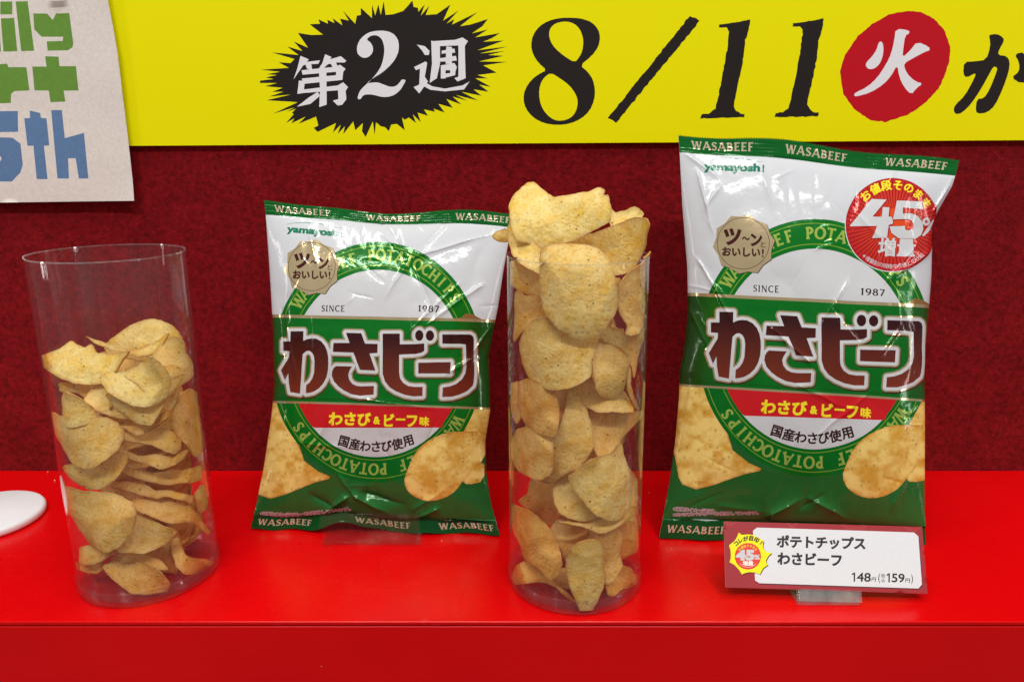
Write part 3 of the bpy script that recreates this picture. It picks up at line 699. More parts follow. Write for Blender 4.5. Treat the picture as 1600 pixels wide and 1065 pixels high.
def bag_art(bag, tod, fromd, upper, small, seal_words, bottom_words, badge45):
    """tod: design (tall bag picture points) -> this bag's picture points"""
    art = Art(lambda p: bag.inv(tod(p)), 3.0)
    HX, HY, (t0, t1) = bag.HX, bag.HY, bag.seal
    mm = Art(lambda p: p, 3.0)
    def D(fn):
        return lambda V: fn(fromd(proj(bag.smooth(np.clip(V[:, 0] / HX, -1, 1), np.clip(V[:, 1] / HY, 0, 1)))))
    Z = dict(sc=2.802, ox=1020, oy=480)
    # lower green ground and the chip pictures under the ring
    def ground(d):
        k = np.clip((d[:, 1] - 640) / 170, 0, 1)[:, None]
        c = np.array([.012, .115, .022]) * (1 - k) + np.array([.022, .155, .03]) * k
        return np.concatenate([c, np.full((len(c), 1), .1)], 1)
    art.add(P((940, 598), (1560, 622), (1560, 900), (940, 900)), D(ground))
    left = P((60, 322), (150, 328), (240, 350), (300, 400), (330, 560), (350, 625), (420, 680), (475, 705), (470, 715), (400, 730), (330, 755), (260, 780), (190, 797), (130, 775), (112, 740), (98, 650), (40, 520), **Z)
    right_up = P((1120, 390), (1290, 390), (1290, 600), (1120, 600), **Z)
    art.add(left, D(chip_print(left, 3)), 'chip_picture#1'); art.add(right_up, D(chip_print(right_up, 14)), 'chip_picture#2')
    # ring emblem
    cx, cy = 1273, 543
    art.add(ell(cx, cy, 183, 201, 160), G_RING, 'ring_emblem')
    art.add([ell(cx, cy, 177, 195, 160), hole(ell(cx, cy, 175.6, 193.6, 160))], G_LINE, 'ring_emblem')
    art.add([ell(cx, cy + 1, 155.5, 163.5, 160), hole(ell(cx, cy + 1, 154.1, 162.1, 160))], G_LINE, 'ring_emblem')
    inner = ell(cx, cy + 2, 149, 156.5, 160)
    word = 'WASABEEF POTATOCHIPS'; ls = []
    for base in (0, 180):
        for i, ch in enumerate(word):
            if ch == ' ': continue
            al = math.radians(base - 54 + 108.5 * i / (len(word) - 1)); w, g = ROMAN[ch]
            pos = np.array([cx + 158 * math.sin(al), cy - 170 * math.cos(al)]); tx, ty = 166 * math.cos(al), 180 * math.sin(al)
            ls += place(embolden_each([l - (w / 2, 0) for l in g], .02), pos, math.atan2(ty, tx), 17.5, 18.5)
    art.add(ls, (.33, .47, .08, .2), 'ring_emblem')
    art.add(inner, WHITE, 'ring_emblem')
    # words beside the emblem's middle
    for wd, p0, p1 in (('SINCE', (1177, 456), (1217, 457.5)), ('1987', (1345, 461), (1382, 463))):
        art.add(fit(roman(wd, .16), p0, p1, 11.5), (.03, .014, .012, 0), 'ring_emblem')
    # flavour strip and claims
    yb = 622; strip = inner[(inner[:, 1] > 600) & (inner[:, 1] < 647)]
    L = strip[strip[:, 0] < cx]; R = strip[strip[:, 0] > cx]; L = L[np.argsort(L[:, 1])]; R = R[np.argsort(-R[:, 1])]
    art.add(P(*L, (L[-1][0] + 4, 649), (R[0][0] - 4, 656), *R), REDP, 'flavour_strip')
    # green band over the emblem with gold edges
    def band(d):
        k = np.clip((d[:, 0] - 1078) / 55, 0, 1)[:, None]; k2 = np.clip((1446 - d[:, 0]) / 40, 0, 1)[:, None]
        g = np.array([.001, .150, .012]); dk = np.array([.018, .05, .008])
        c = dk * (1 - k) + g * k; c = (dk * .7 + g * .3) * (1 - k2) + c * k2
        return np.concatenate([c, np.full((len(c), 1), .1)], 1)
    top = [(1040, 455.5), (1075, 457), (1175, 462), (1260, 466), (1330, 470), (1400, 473), (1449, 476), (1490, 479)]
    bot = [(1040, 598), (1077, 601), (1200, 608), (1330, 616), (1443, 624), (1490, 628)]
    art.add(P((1418, 474), (1428, 466), (1440, 468), (1456, 477), (1456, 482)), (.30, .16, .05, .3), 'title_band')
    art.add(P(*top, *[(x, y + 3.2) for x, y in bot[::-1]]), GOLD, 'title_band')
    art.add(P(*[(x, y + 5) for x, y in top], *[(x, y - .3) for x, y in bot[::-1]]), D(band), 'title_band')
    art.add(P(*[(x, y - 6) for x, y in bot], *[(x, y - 4.8) for x, y in bot[::-1]]), (.01, .09, .012, .3), 'title_band')
    # title
    T4 = dict(sc=8, ox=1090, oy=475); T5 = dict(sc=8, ox=1270, oy=475)
    title = [P(*p, **T4) for p in [
        [(268, 95), (445, 98), (442, 228), (500, 205), (560, 197), (620, 203), (690, 240), (740, 300), (770, 370), (785, 450), (788, 540), (780, 640), (755, 730), (710, 810), (650, 870), (580, 910), (520, 925), (472, 927), (475, 820), (520, 790), (560, 735), (585, 660), (592, 560), (595, 500), (585, 430), (560, 385), (520, 362), (480, 368), (435, 405), (420, 560), (405, 750), (392, 930), (262, 905), (240, 780), (232, 655), (190, 745), (135, 610), (190, 520), (245, 430), (250, 360), (162, 352), (162, 228), (268, 228)],
        [(1035, 138), (1250, 150), (1300, 290), (1475, 300), (1470, 420), (1360, 425), (1440, 655), (1225, 640), (1135, 405), (850, 388), (862, 268), (1085, 275)],
        [(890, 578), (1115, 590), (1075, 650), (1058, 700), (1070, 765), (1110, 820), (1170, 850), (1240, 860), (1415, 860), (1410, 975), (1220, 985), (1100, 960), (1000, 910), (920, 850), (860, 780), (832, 700), (840, 640), (860, 605)]]]
    title += [P(*p, **T5) for p in [
        [(105, 165), (342, 170), (342, 315), (560, 318), (680, 312), (678, 410), (640, 435), (560, 450), (330, 452), (328, 700), (340, 770), (380, 830), (450, 875), (540, 890), (650, 892), (645, 1015), (520, 1015), (400, 990), (280, 940), (190, 880), (130, 800), (100, 700)],
        [(595, 568), (1040, 575), (1030, 728), (592, 712)],
        [(930, 200), (1320, 212), (1355, 235), (1368, 280), (1365, 400), (1360, 540), (1365, 650), (1362, 760), (1350, 860), (1335, 905), (1250, 975), (1150, 1015), (1050, 1038), (915, 1038), (925, 912), (1020, 900), (1110, 870), (1190, 810), (1240, 730), (1258, 640), (1255, 345), (1180, 335), (930, 325)]]]
    title += [ell(1270 + 612 / 8, 475 + 205 / 8, 57 / 8, 72 / 8, 32), ell(1270 + 760 / 8, 475 + 210 / 8, 57 / 8, 70 / 8, 32)]
    art.add([l + (.8, 2.0) for l in outset(title, 7.6, 1.0)], (.05, .012, .01, .1), 'title_lettering')
    art.add(outset(title, 7.4, 1.0), GOLD, 'title_lettering')
    art.add(outset(title, 5.0, 1.0), WHITE, 'title_lettering')
    def brown(d):
        k = np.clip((d[:, 1] - 500 - .03 * (d[:, 0] - 1123)) / 95, 0, 1)[:, None]
        c = np.array([.040, .007, .008]) * (1 - k) + np.array([.20, .034, .016]) * k
        return np.concatenate([c, np.full((len(c), 1), .12)], 1)
    art.add(title, D(brown), 'title_lettering')
    # flavour words
    art.add(text('わさび', (1188, 646), (1261, 649.5), 23, .045), YEL, 'flavour_lettering'); art.add(text('&', (1265, 646), (1277, 647), 13, .05), YEL, 'flavour_lettering')
    art.add(text('ビ', (1283, 651), (1301, 652), 22, .045), YEL, 'flavour_lettering'); art.add(text('ー', (1304, 641), (1320, 642), 3.4, .02), YEL, 'flavour_lettering'); art.add(text('フ', (1322, 653), (1340, 654), 20, .045), YEL, 'flavour_lettering')
    art.add(text('味', (1344, 652), (1361, 653), 16, .04), YEL, 'flavour_lettering')
    s7 = '国産わさび使用'
    for i, ch in enumerate(s7):
        u = (i - 3) / 3.0; x = 1269 + 55 * u; y = 684 - 9.0 * u * u + 1.5 * u; a = -.28 * u + .02
        g = embolden(glyphs(ch), .035); al = np.concatenate(g); m = (al.min(0) + al.max(0)) / 2
        art.add(place([l - m for l in g], (x, y), a, 19.5, 19.5), (.04, .012, .012, 0), 'flavour_lettering')
    # gold badge
    K = dict(sc=8.875, ox=1105, oy=330)
    tips = [(330, 65), (575, 40), (830, 180), (937, 408), (888, 668), (700, 852), (440, 865), (190, 745), (75, 495), (130, 238)]
    star = []
    for i, p in enumerate(tips):
        q = tips[(i + 1) % 10]; m = ((p[0] + q[0]) / 2, (p[1] + q[1]) / 2); star += [p, (m[0] + (500 - m[0]) * .055, m[1] + (450 - m[1]) * .055)]
    art.add(P(*[(x + 8, y + 10) for x, y in star], **K), (.025, .012, .01, 0), 'gold_badge')
    art.add(P(*star, **K), (.60, .48, .28, .55), 'gold_badge')
    art.add([ell(1105 + 500 / 8.875, 330 + 445 / 8.875, 41, 40.5, 90), hole(ell(1105 + 500 / 8.875, 330 + 445 / 8.875, 40.2, 39.7, 90))], MAROON, 'gold_badge')
    bx = lambda x, y: (1105 + x / 8.875, 330 + y / 8.875)
    art.add(text('ツ', bx(220, 470), bx(470, 478), 27, .05), MAROON, 'gold_badge'); art.add(text('〜', bx(480, 405), bx(590, 405), 6, .03), MAROON, 'gold_badge'); art.add(text('ン', bx(600, 488), bx(770, 478), 20, .05), MAROON, 'gold_badge')
    art.add(text('と', bx(740, 502), bx(812, 502), 9, .01), MAROON, 'gold_badge')
    art.add(text('おいしい', bx(205, 622), bx(735, 636), 14.5, .045), MAROON, 'gold_badge'); art.add(text('!', bx(757, 638), bx(785, 638), 13, .02), MAROON, 'gold_badge')
    # chips printed in front
    r2 = chaikin(P((1215, 650), (1150, 690), (1105, 745), (1130, 768), (1215, 752), **Z), 1)
    r1 = chaikin(P((1135, 515), (1060, 515), (1000, 528), (930, 562), (880, 612), (845, 690), (828, 740), (850, 792), (900, 825), (960, 837), (1030, 822), (1080, 790), (1120, 735), (1160, 690), (1215, 650), (1240, 560), (1215, 515), **Z), 1)
    art.add(r2, D(chip_print(r2, 33)), 'chip_picture#3'); art.add(r1, D(chip_print(r1, 41)), 'chip_picture#4')
    # small print, brand words, discount badge (already in this bag's own picture coordinates)
    own = Art(bag.inv, 3.0)
    for ln in small:
        g = text(*ln)
        own.add([c for c in outset(g, .9, .5)], (.55, .45, .48, 0)); own.add(g, (.03, .03, .03, 0))
    for wd, p0, p1, h in upper: own.add(text(wd, p0, p1, h, .05), (.004, .17, .09, 0), 'brand_lettering')
    (x0, y0), (x1, y1) = upper[0][1], upper[-1][2]; H = upper[0][3]
    px = np.linspace(0, 1, 25); arcx = x0 + (x1 - x0) * px; arcy = y0 + (y1 - y0) * px - H * 1.05 - 5.5 * np.sin(math.pi * np.clip(px * 1.15, 0, 1)) ** .7
    own.add(np.concatenate([np.stack([arcx, arcy], 1), np.stack([arcx, arcy + .35 + .8 * np.sin(math.pi * px)], 1)[::-1]]), (.02, .22, .13, 0), 'brand_lettering')
    if badge45:
        M = dict(sc=6.456, ox=1310, oy=265); c0 = np.array([1310 + 545 / 6.456, 265 + 556 / 6.456]); R = 72.6
        pr = 'discount_badge'
        own.add(ell(*c0, R + 1.4, R + 1.4, 110), WHITE, pr); own.add(ell(*c0, R, R, 110), (.36, .008, .014, .1), pr)
        rl = []
        for k in range(64):
            a0, a1 = 2 * math.pi * (k + .05) / 64, 2 * math.pi * (k + .6) / 64; r0 = 12
            rl.append(P(*[c0 + r * np.array([math.cos(a), math.sin(a)]) for r, a in ((r0, a0), (R * .985, a0), (R * .985, a1), (r0, a1))]))
        def glow(V):
            d = proj(bag.smooth(np.clip(V[:, 0] / HX, -1, 1), np.clip(V[:, 1] / HY, 0, 1))); k = np.clip(np.hypot(*(d - c0).T) / R, 0, 1)[:, None]
            c = np.array([.80, .085, .012]) * (1 - k) + np.array([.50, .014, .016]) * k
            return np.concatenate([c, np.full((len(c), 1), .1)], 1)
        own.add(rl, glow, pr); own.add(ell(*c0, 25, 25, 60), (.78, .075, .012, .1), pr)
        for i, ch in enumerate('お値段そのまま'):
            a = math.radians(-43 + 100 * i / 6); g = embolden(glyphs(ch), .03); al = np.concatenate(g); m = (al.min(0) + al.max(0)) / 2
            own.add(place([l - m for l in g], c0 + 62 * np.array([math.sin(a), -math.cos(a)]), a, 16.5, 16.5), YEL, pr)
        four = P((330, 297), (478, 305), (340, 475), (430, 478), (440, 380), (505, 385), (497, 475), (530, 480), (545, 545), (500, 560), (487, 690), (340, 690), (385, 570), (115, 570), **M)
        five = P((580, 315), (835, 322), (850, 400), (640, 385), (640, 448), (720, 440), (800, 470), (850, 535), (855, 600), (830, 660), (780, 695), (700, 705), (600, 690), (530, 640), (508, 575), (660, 570), (670, 605), (700, 615), (745, 600), (755, 560), (735, 515), (690, 500), (540, 505), **M)
        own.add([l + (.5, .6) for l in outset([four, five], 1.3, .6)], (.35, .012, .012, 0), pr); own.add(four, WHITE, pr); own.add(five, WHITE, pr)
        cc = (1310 + 885 / 6.456, 265 + 525 / 6.456)
        own.add([ell(*cc, 6, 6.2, 28), hole(ell(*cc, 2.2, 2.2, 20))], WHITE, pr); own.add(P((950, 510), (975, 500), (925, 610), (860, 672), (840, 665), **M), WHITE, pr)
        g = text('増量', (1310 + 395 / 6.456, 265 + 872 / 6.456), (1310 + 768 / 6.456, 265 + 884 / 6.456), 29.5, .028); own.add(outset(g, .7, .4), (.4, .012, .014, 0), pr); own.add(g, WHITE, pr)
        for i, ch in enumerate('※増量前の規格中央値との比較'):
            a = math.radians(222 - 84 * i / 13); g = embolden(glyphs(ch), .0); al = np.concatenate(g); m = (al.min(0) + al.max(0)) / 2
            own.add(place([l - m for l in g], c0 + 65 * np.array([math.sin(a), -math.cos(a)]), a + math.pi, 8, 8), WHITE, pr)
    art.L += own.L
    # seals
    art.L.append(([P((-HX - 9, t1 * HY), (HX + 9, t1 * HY), (HX + 9, HY + 9), (-HX - 9, HY + 9))], (.003, .12, .018, .12), 'top_seal'))
    art.L.append(([P((-HX - 9, -9), (HX + 9, -9), (HX + 9, t0 * HY), (-HX - 9, t0 * HY))], (.003, .085, .016, .12), 'bottom_seal'))
    for y0, cs, part, hh in ((t1 * HY + 2.4, seal_words, 'top_seal', 5.2), (t0 * HY * .30, bottom_words, 'bottom_seal', 5.0)):
        for x in cs:
            g = [np.stack([l[:, 0], -l[:, 1]], 1) for l in fit(embolden_each(roman('WASABEEF', .14), .008), (x, 0), (x + 41, 0), hh)]
            art.L.append(([l + (0, y0) for l in g], (.66, .55, .38, .3), part))
    return art

def make_bag(bag, art, root, teeth):
    HX, HY = bag.HX, bag.HY
    dom = [(-HX, 0)] + [(x, 0) for x in np.arange(-HX + 2, HX, 2)] + [(HX, 0)] + [(HX, y) for y in np.arange(2, HY - 1, 2)]
    xs = np.arange(HX, -HX, -.8); dom += [(x, HY - (.9 if i % 2 else 0) * teeth) for i, x in enumerate(xs)] + [(-HX, HY)]
    dom += [(-HX, y) for y in np.arange(HY - 2, 1, -2)]
    dom = np.array(dom, float)
    t0, t1 = bag.seal
    ex = []
    for ya, yb in ((.3, t0 * HY), (t1 * HY, HY - 1.2)):
        X, Y = np.meshgrid(np.arange(-HX + 1, HX, 1.6), np.arange(ya, yb, .42)); ex.append(np.stack([X.ravel(), Y.ravel()], 1))
    for (a, b, amp, wd) in bag.creases:              # more points along the creases
        d = b - a; L = np.hypot(*d); n = np.array([-d[1], d[0]]) / L
        u = np.linspace(0, 1, int(L / .9) + 2)
        for off in (-2.2, -1.1, -.45, 0, .45, 1.1, 2.2): ex.append(a + u[:, None] * d + off * n)
    # columns close to both side edges, where the film turns round
    for e in (.6, 1.2, 2.0): 
        for sg in (-1, 1): ex.append(np.stack([np.full(150, sg * (HX - e)), np.linspace(2, HY - 2, 150)], 1))
    V, F, lay = art.compile(dom, 1.25, W_FILM, np.concatenate(ex))
    V3 = bag.surf(V[:, 0], V[:, 1])
    fn = np.cross(V3[F[:, 1]] - V3[F[:, 0]], V3[F[:, 2]] - V3[F[:, 0]]); N = np.zeros_like(V3)
    for k in range(3): np.add.at(N, F[:, k], fn)
    N /= np.maximum(np.linalg.norm(N, axis=1), 1e-15)[:, None]
    objs = art.build(V3, V, F, lay, M_FILM, root, 'front_film', N)
    # back film
    nx, ny = 40, 60; x = np.sin(np.linspace(-1, 1, nx) * math.pi / 2); t = np.r_[np.linspace(0, .07, 14), np.linspace(.085, .93, ny - 28), np.linspace(.942, .996, 14)]
    X, T = np.meshgrid(x, t); p = bag.smooth(X.ravel(), T.ravel(), -1)
    RS = bag.relief(X.ravel() * HX, T.ravel() * HY); sealed = (T.ravel() < bag.seal[0] + .012) | (T.ravel() > bag.seal[1] - .012)
    p = p + np.where(sealed, RS - .0007, -.0003)[:, None] * bag.N
    p = p + ((.0012 * fbm(X.ravel() * 4, T.ravel() * 5, bag.seed + 3)) * (1 - np.abs(X.ravel())) * np.where(sealed, 0, 1))[:, None] * bag.N
    f = [(j * nx + i, (j + 1) * nx + i, (j + 1) * nx + i + 1, j * nx + i + 1) for j in range(ny - 1) for i in range(nx - 1)]
    mk('back_film', p, f, M_BACKFILM, root)
    return objs

def corners(bl, br, tl, tr, ytl, ytr):
    return [atZ([bl], .0006)[0], atZ([br], .0006)[0], atY([tl], ytl)[0], atY([tr], ytr)[0]]
ident = lambda p: np.atleast_2d(p)
# shorter bag
left1 = [(413, 314), (416, 345), (421, 420), (427, 520), (429, 600), (424, 650), (412, 730), (400, 790), (391, 828)]
right1 = [(800, 333), (796, 370), (787, 420), (778, 480), (768, 530), (763, 560), (765, 600), (766, 640), (758, 690), (760, 740), (768, 790), (781, 835)]
cr1 = [(641, 404, 592, 362, .9, 2.2), (641, 404, 775, 364, 1.0, 1.8), (641, 404, 690, 520, -.7, 2.5), (641, 404, 600, 470, .7, 2.2), (760, 440, 650, 520, .8, 2.0), (720, 440, 628, 530, .6, 1.6), (446, 500, 466, 600, .8, 1.6), (440, 480, 455, 620, -.6, 2.5),
       (590, 345, 640, 404, -.8, 2.5), (480, 352, 500, 430, .5, 3), (700, 345, 655, 400, -.6, 2.5), (745, 555, 690, 590, .9, 2.2), (770, 505, 735, 560, 1.3, 2.6), (548, 772, 505, 805, 2.6, 4.5), (548, 772, 620, 806, 2.2, 5.0), (560, 768, 640, 790, -1.8, 4), (560, 780, 520, 730, 1.1, 3.0), (480, 770, 545, 800, -1.6, 4.0), (690, 790, 640, 815, 1.8, 4), (640, 800, 700, 760, .8, 3), (455, 690, 560, 700, .5, 2), (545, 620, 700, 640, .5, 2), (640, 500, 665, 600, .5, 1.5), (520, 640, 470, 740, .5, 2.5)]
c1 = corners((391, 828), (781, 836), (413, 314), (800, 333), .507, .507)
bagA = Bag(c1, left1, right1, .021, .018, lambda x: .0050 * np.exp(-((x + .12) / .34) ** 2) + .001 * np.sin(7 * x), seal=(.043, .958), seed=3, creases=cr1,
           lift=lambda x: .0072 * np.exp(-((x + .22) / .2) ** 2) + .0012 * np.sin(9 * x + 1) ** 2)
rootA = tag(empty('chip_bag', (c1[0] + c1[1]) / 2), 'shorter white and green chip bag propped by a clear easel, without a red discount circle', 'chip bag', 'bags of potato chips')
artA = bag_art(bagA, TO1, FROM1,
    [('yamayosh', (447.5, 366), (528, 373), 14.5), ('!', (531.5, 371.0), (534, 371.2), 10.5)],
    [('※写真はイメージです。', (407, 804), (466, 806), 5, .0), ('※わさびパウダーを使用しています。', (408, 812), (548, 797), 5, .0)],
    (-85, -17, 50), (-88, -14, 48), False)
make_bag(bagA, artA, rootA, .5)
# taller bag
left2 = [(1060, 211), (1062, 240), (1066, 320), (1074, 420), (1075, 480), (1070, 540), (1062, 580), (1061, 620), (1055, 690), (1045, 760), (1030, 838)]
right2 = [(1499, 250), (1497, 260), (1487, 292), (1464, 332), (1455, 360), (1456, 390), (1455, 430), (1451, 480), (1446, 540), (1444, 600), (1445, 660), (1445, 740), (1445, 800), (1449, 850)]
cr2 = [(1086, 262, 1116, 372, 1.1, 1.6), (1064, 236, 1130, 285, .8, 2), (1130, 285, 1096, 330, .7, 1.6), (1456, 388, 1385, 440, 1.2, 2.0), (1452, 345, 1490, 270, 1.0, 2.5), (1085, 400, 1150, 520, .9, 1.5), (1110, 440, 1140, 470, .6, 1.4), (1270, 570, 1190, 500, .9, 1.6),
       (1300, 480, 1360, 545, -.6, 2), (1410, 505, 1370, 560, .9, 1.4), (1330, 430, 1270, 520, .5, 1.8), (1240, 600, 1330, 640, .6, 2), (1360, 610, 1250, 700, .6, 1.8), (1190, 808, 1258, 776, 2.4, 4.5), (1258, 776, 1330, 812, 2.0, 4.5), (1250, 795, 1290, 770, -1.6, 3), (1120, 790, 1210, 800, .7, 2.5), (1076, 480, 1110, 560, .7, 2), (1080, 590, 1066, 660, 1.0, 2.5), (1390, 800, 1420, 740, .7, 3), (1335, 330, 1400, 400, .5, 2), (1180, 250, 1210, 330, .5, 3), (1400, 255, 1380, 300, .5, 3), (1380, 445, 1440, 370, .6, 1.5)]
c2 = corners((1030, 840), (1449, 852), (1060, 211), (1499, 250), .498, .490)
bagB = Bag(c2, left2, right2, .022, .018, lambda x: -.0026 * np.exp(-((x + .3) / .5) ** 2) + .0008 * np.sin(6 * x), seed=9, creases=cr2)
rootB = tag(empty('chip_bag', (c2[0] + c2[1]) / 2), 'taller chip bag with a red 45 percent circle, standing behind the price card', 'chip bag', 'bags of potato chips')
artB = bag_art(bagB, ident, ident,
    [('yamayosh', (1099, 270), (1187, 272.5), 16.5), ('!', (1190.5, 269.4), (1193.4, 269.6), 12)],
    [('※画像はイメージです。', (1052, 797), (1118, 801), 5.5, .0), ('※わさびパウダーを使用しています。', (1052, 806), (1185, 803), 5, .0)],
    (-84, -22, 44), (-88, -14, 48), True)
make_bag(bagB, artB, rootB, .8)

# ------------------------------------------------------------------ clear easel under the shorter bag, price card and its holder
def clear_part(name, v, f, mat, parent, bv=.0004):
    return bevel(mk(name, v, f, mat, parent, False), bv, 2)
def rounded_plate(x0, x1, z0, z1, r, y0, y1):
    pts = []
    for cx, cz, a0 in ((x1 - r, z1 - r, 0), (x0 + r, z1 - r, 90)):
        for k in range(7): a = math.radians(a0 + 15 * k); pts.append((cx + r * math.cos(a), cz + r * math.sin(a)))
    pts += [(x0, z0), (x1, z0)]; n = len(pts)
    v = [(x, y0, z) for x, z in pts] + [(x, y1, z) for x, z in pts]
    f = [tuple(range(n))[::-1], tuple(range(n, 2 * n))] + [(i, (i + 1) % n, (i + 1) % n + n, i + n) for i in range(n)]
    return v, f
def make_easel():
    p = atZ([(503, 852), (656, 854)], 0.0); y = p[0][1]; x0, x1 = p[0][0], p[1][0]
    top = atY([(503, 803)], y)[0][2]
    root = tag(empty('bag_easel', ((x0 + x1) / 2, y, 0)), 'low clear plastic easel with rounded corners holding up the shorter chip bag', 'display easel')
    v, f = rounded_plate(x0, x1, .0022, top, .003, y, y + .0016); clear_part('front_lip', v, f, M_ACRYL, root)
    v, f = box(x0, x1, y, y + .055, .0003, .0020); clear_part('base_plate', v, f, M_ACRYL, root)
    xm = (x0 + x1) / 2; v, f = box(xm - .012, xm + .012, 0, .0018, 0, .06); v = np.array(v)
    v[:, 1] += y + .049 + v[:, 2] * .25; v[:, 2] += .0022; clear_part('back_support', v, f, M_ACRYL, root)
make_easel()

def make_card():
    bl, br = atY([(1134, 917)], .3745)[0], atY([(1449, 927)], .3715)[0]; tl = atY([(1131, 814)], .3955)[0]
    pl = Plane(bl, br - bl, tl - bl); S = dict(sc=4, ox=1100, oy=790); K = dict(sc=11.83, ox=1125, oy=820)
    root = tag(empty('price_card', (bl + br) / 2), 'white price card with a maroon border and yellow star, tilted back before the taller bag', 'price card')
    q = lambda x, y: (1100 + x / 4, 790 + y / 4)
    art = Art(pl.inv, 3); INK = (.022, .020, .020, 0)
    oct_ = [(330, 135), (1312, 165), (1340, 190), (1362, 490), (1340, 515), (345, 482), (318, 465), (305, 155)]
    art.add(P(*[(x + 4, y + 6) for x, y in oct_], **S), (.03, .008, .009, 0), 'white_panel')
    art.add(P(*oct_, **S), (.70, .70, .72, 0), 'white_panel')
    st = [(345, 135), (400, 180), (470, 172), (540, 170), (620, 185), (700, 225), (790, 275), (805, 310), (785, 360), (800, 430), (840, 490), (955, 512), (890, 570), (845, 650), (855, 700), (880, 735), (800, 790), (760, 850), (740, 905), (640, 872), (540, 866), (470, 880), (405, 910), (350, 820), (270, 735), (175, 680), (195, 620), (200, 540), (190, 440), (165, 375), (215, 330), (260, 300), (310, 225)]
    art.add(P(*[(x + 14, y + 14) for x, y in st], **K), (.02, .006, .007, 0), 'star_sticker')
    art.add(P(*st, **K), (.88, .80, .004, 0), 'star_sticker')
    c0 = np.array([1125 + 513 / 11.83, 820 + 573 / 11.83])
    art.add(ell(*c0, 20.3, 20.6, 60), (.60, .02, .02, 0), 'star_sticker'); art.add(ell(*c0, 19.2, 19.5, 60), (.72, .055, .03, 0), 'star_sticker')
    for i, ch in enumerate('お値段そのまま'):
        a = math.radians(-50 + 100 * i / 6); g = embolden(glyphs(ch), .03); al = np.concatenate(g); m = (al.min(0) + al.max(0)) / 2
        art.add(place([l - m for l in g], c0 + 16.5 * np.array([math.sin(a), -math.cos(a)]), a, 4.4, 4.4), (.85, .55, .05, 0), 'star_sticker')
    for i, ch in enumerate('コレが目印!'):
        a = math.radians(-42 + 87 * i / 5); g = embolden(glyphs(ch), .05); al = np.concatenate(g); m = (al.min(0) + al.max(0)) / 2
        art.add(place([l - m for l in g], c0 + (26.5 + .6 * i) * np.array([math.sin(a), -math.cos(a)]), a, 8.3, 8.3), INK, 'star_sticker')
    kk = lambda x, y: (1125 + x / 11.83, 820 + y / 11.83)
    art.add(text('4', kk(288, 650), kk(475, 655), 17, .07), WHITE, 'star_sticker'); art.add(text('5', kk(470, 652), kk(635, 655), 17, .07), WHITE, 'star_sticker'); art.add(text('%', kk(630, 635), kk(735, 638), 8, .05), WHITE, 'star_sticker')
    art.add(text('増量', kk(415, 745), kk(612, 748), 7.6, .05), (.9, .8, .7, 0), 'star_sticker')
    a = np.radians(np.linspace(42, 138, 20)); art.add(_cv(np.stack([c0[0] + 17 * np.cos(a), c0[1] + 17 * np.sin(a)], 1), np.full(20, 1.1)), (.85, .35, .38, 0), 'star_sticker')
    art.add(text('ポテトチップス', q(450, 262), q(1008, 276), 20.5, .045), INK, 'card_lettering'); art.add(text('わさビーフ', q(455, 366), q(858, 378), 20, .045), INK, 'card_lettering')
    one_ = [(0, 0), (0, 1), (-.13, 1), (-.36, .86), (-.36, .70), (-.16, .80), (-.16, 0)]
    for x, y in ((942, 472), (1160, 477)): art.add(P(*[(1100 + x / 4 + u * 14.2, 790 + y / 4 - w * 14.2) for u, w in one_]), INK, 'card_lettering')
    art.add(text('48', q(952, 472), q(1040, 474), 14.2, .02), INK, 'card_lettering'); art.add(text('円', q(1045, 471), q(1072, 472), 6.5, .02), INK, 'card_lettering')
    art.add(text('(', q(1087, 482), q(1099, 482), 15, .01), INK, 'card_lettering'); art.add(text('税', q(1105, 448), q(1130, 448), 6.3, .01), INK, 'card_lettering'); art.add(text('込', q(1105, 475), q(1130, 476), 6.3, .01), INK, 'card_lettering')
    art.add(text('59', q(1171, 477), q(1252, 479), 14.2, .02), INK, 'card_lettering'); art.add(text('円', q(1257, 477), q(1286, 478), 6.5, .02), INK, 'card_lettering'); art.add(text(')', q(1293, 487), q(1305, 487), 15, .01), INK, 'card_lettering')
    dom = densify(pl.inv(np.array([(1131, 814), (1441, 822.5), (1449.3, 927), (1134, 917)])), 4)
    V, F, lay = art.compile(dom, 3, (.33, .022, .03, 0))
    bend = lambda V: .0006 * np.sin(V[:, 0] / 115 * math.pi)
    art.build(pl.fwd(V) + bend(V)[:, None] * pl.n, V, F, lay, M_CARD, root, 'card_face')
    n = len(dom); d = pl.fwd(dom) + bend(dom)[:, None] * pl.n; b = d - .0008 * pl.n
    mk('card_back', np.concatenate([d, b]), [(i, i + n, (i + 1) % n + n, (i + 1) % n) for i in range(n)] + [tuple(range(2 * n - 1, n - 1, -1))], M_CARDEDGE, root, False)
    # holder
    p = atZ([(1246, 946), (1345, 948)], 0.0); x0, x1, y = p[0][0], p[1][0], p[0][1]
    h = tag(empty('card_holder', ((x0 + x1) / 2, y, 0)), 'small clear plastic block gripping the lower edge of the price card', 'card holder')
    v, f = box(x0, x1, y, y + .034, .0003, .0026); clear_part('base_plate', v, f, M_ACRYL_EDGE, h)
    ln = (tl - bl) / np.linalg.norm(tl - bl); m0 = pl.fwd(pl.inv(np.array([((1246 + 1345) / 2, 921.)])))[0]
    def slab(name, off, th, a, b, mat):
        o0 = m0 + pl.n * off; e = pl.ex * (x1 - x0) / 2; vs = []
        for s in (-1, 1):
            for tt in (a, b):
                for k in (0, th): vs.append(o0 + e * s + ln * tt + pl.n * k)
        clear_part(name, vs, box(0, 1, 0, 1, 0, 1)[1], mat, h, .0003)
    slab('front_clip', .0004, .0012, -.0065, .0003, M_ACRYL_EDGE); slab('back_clip', -.0026, .0012, -.0065, .016, M_ACRYL_EDGE)
make_card()

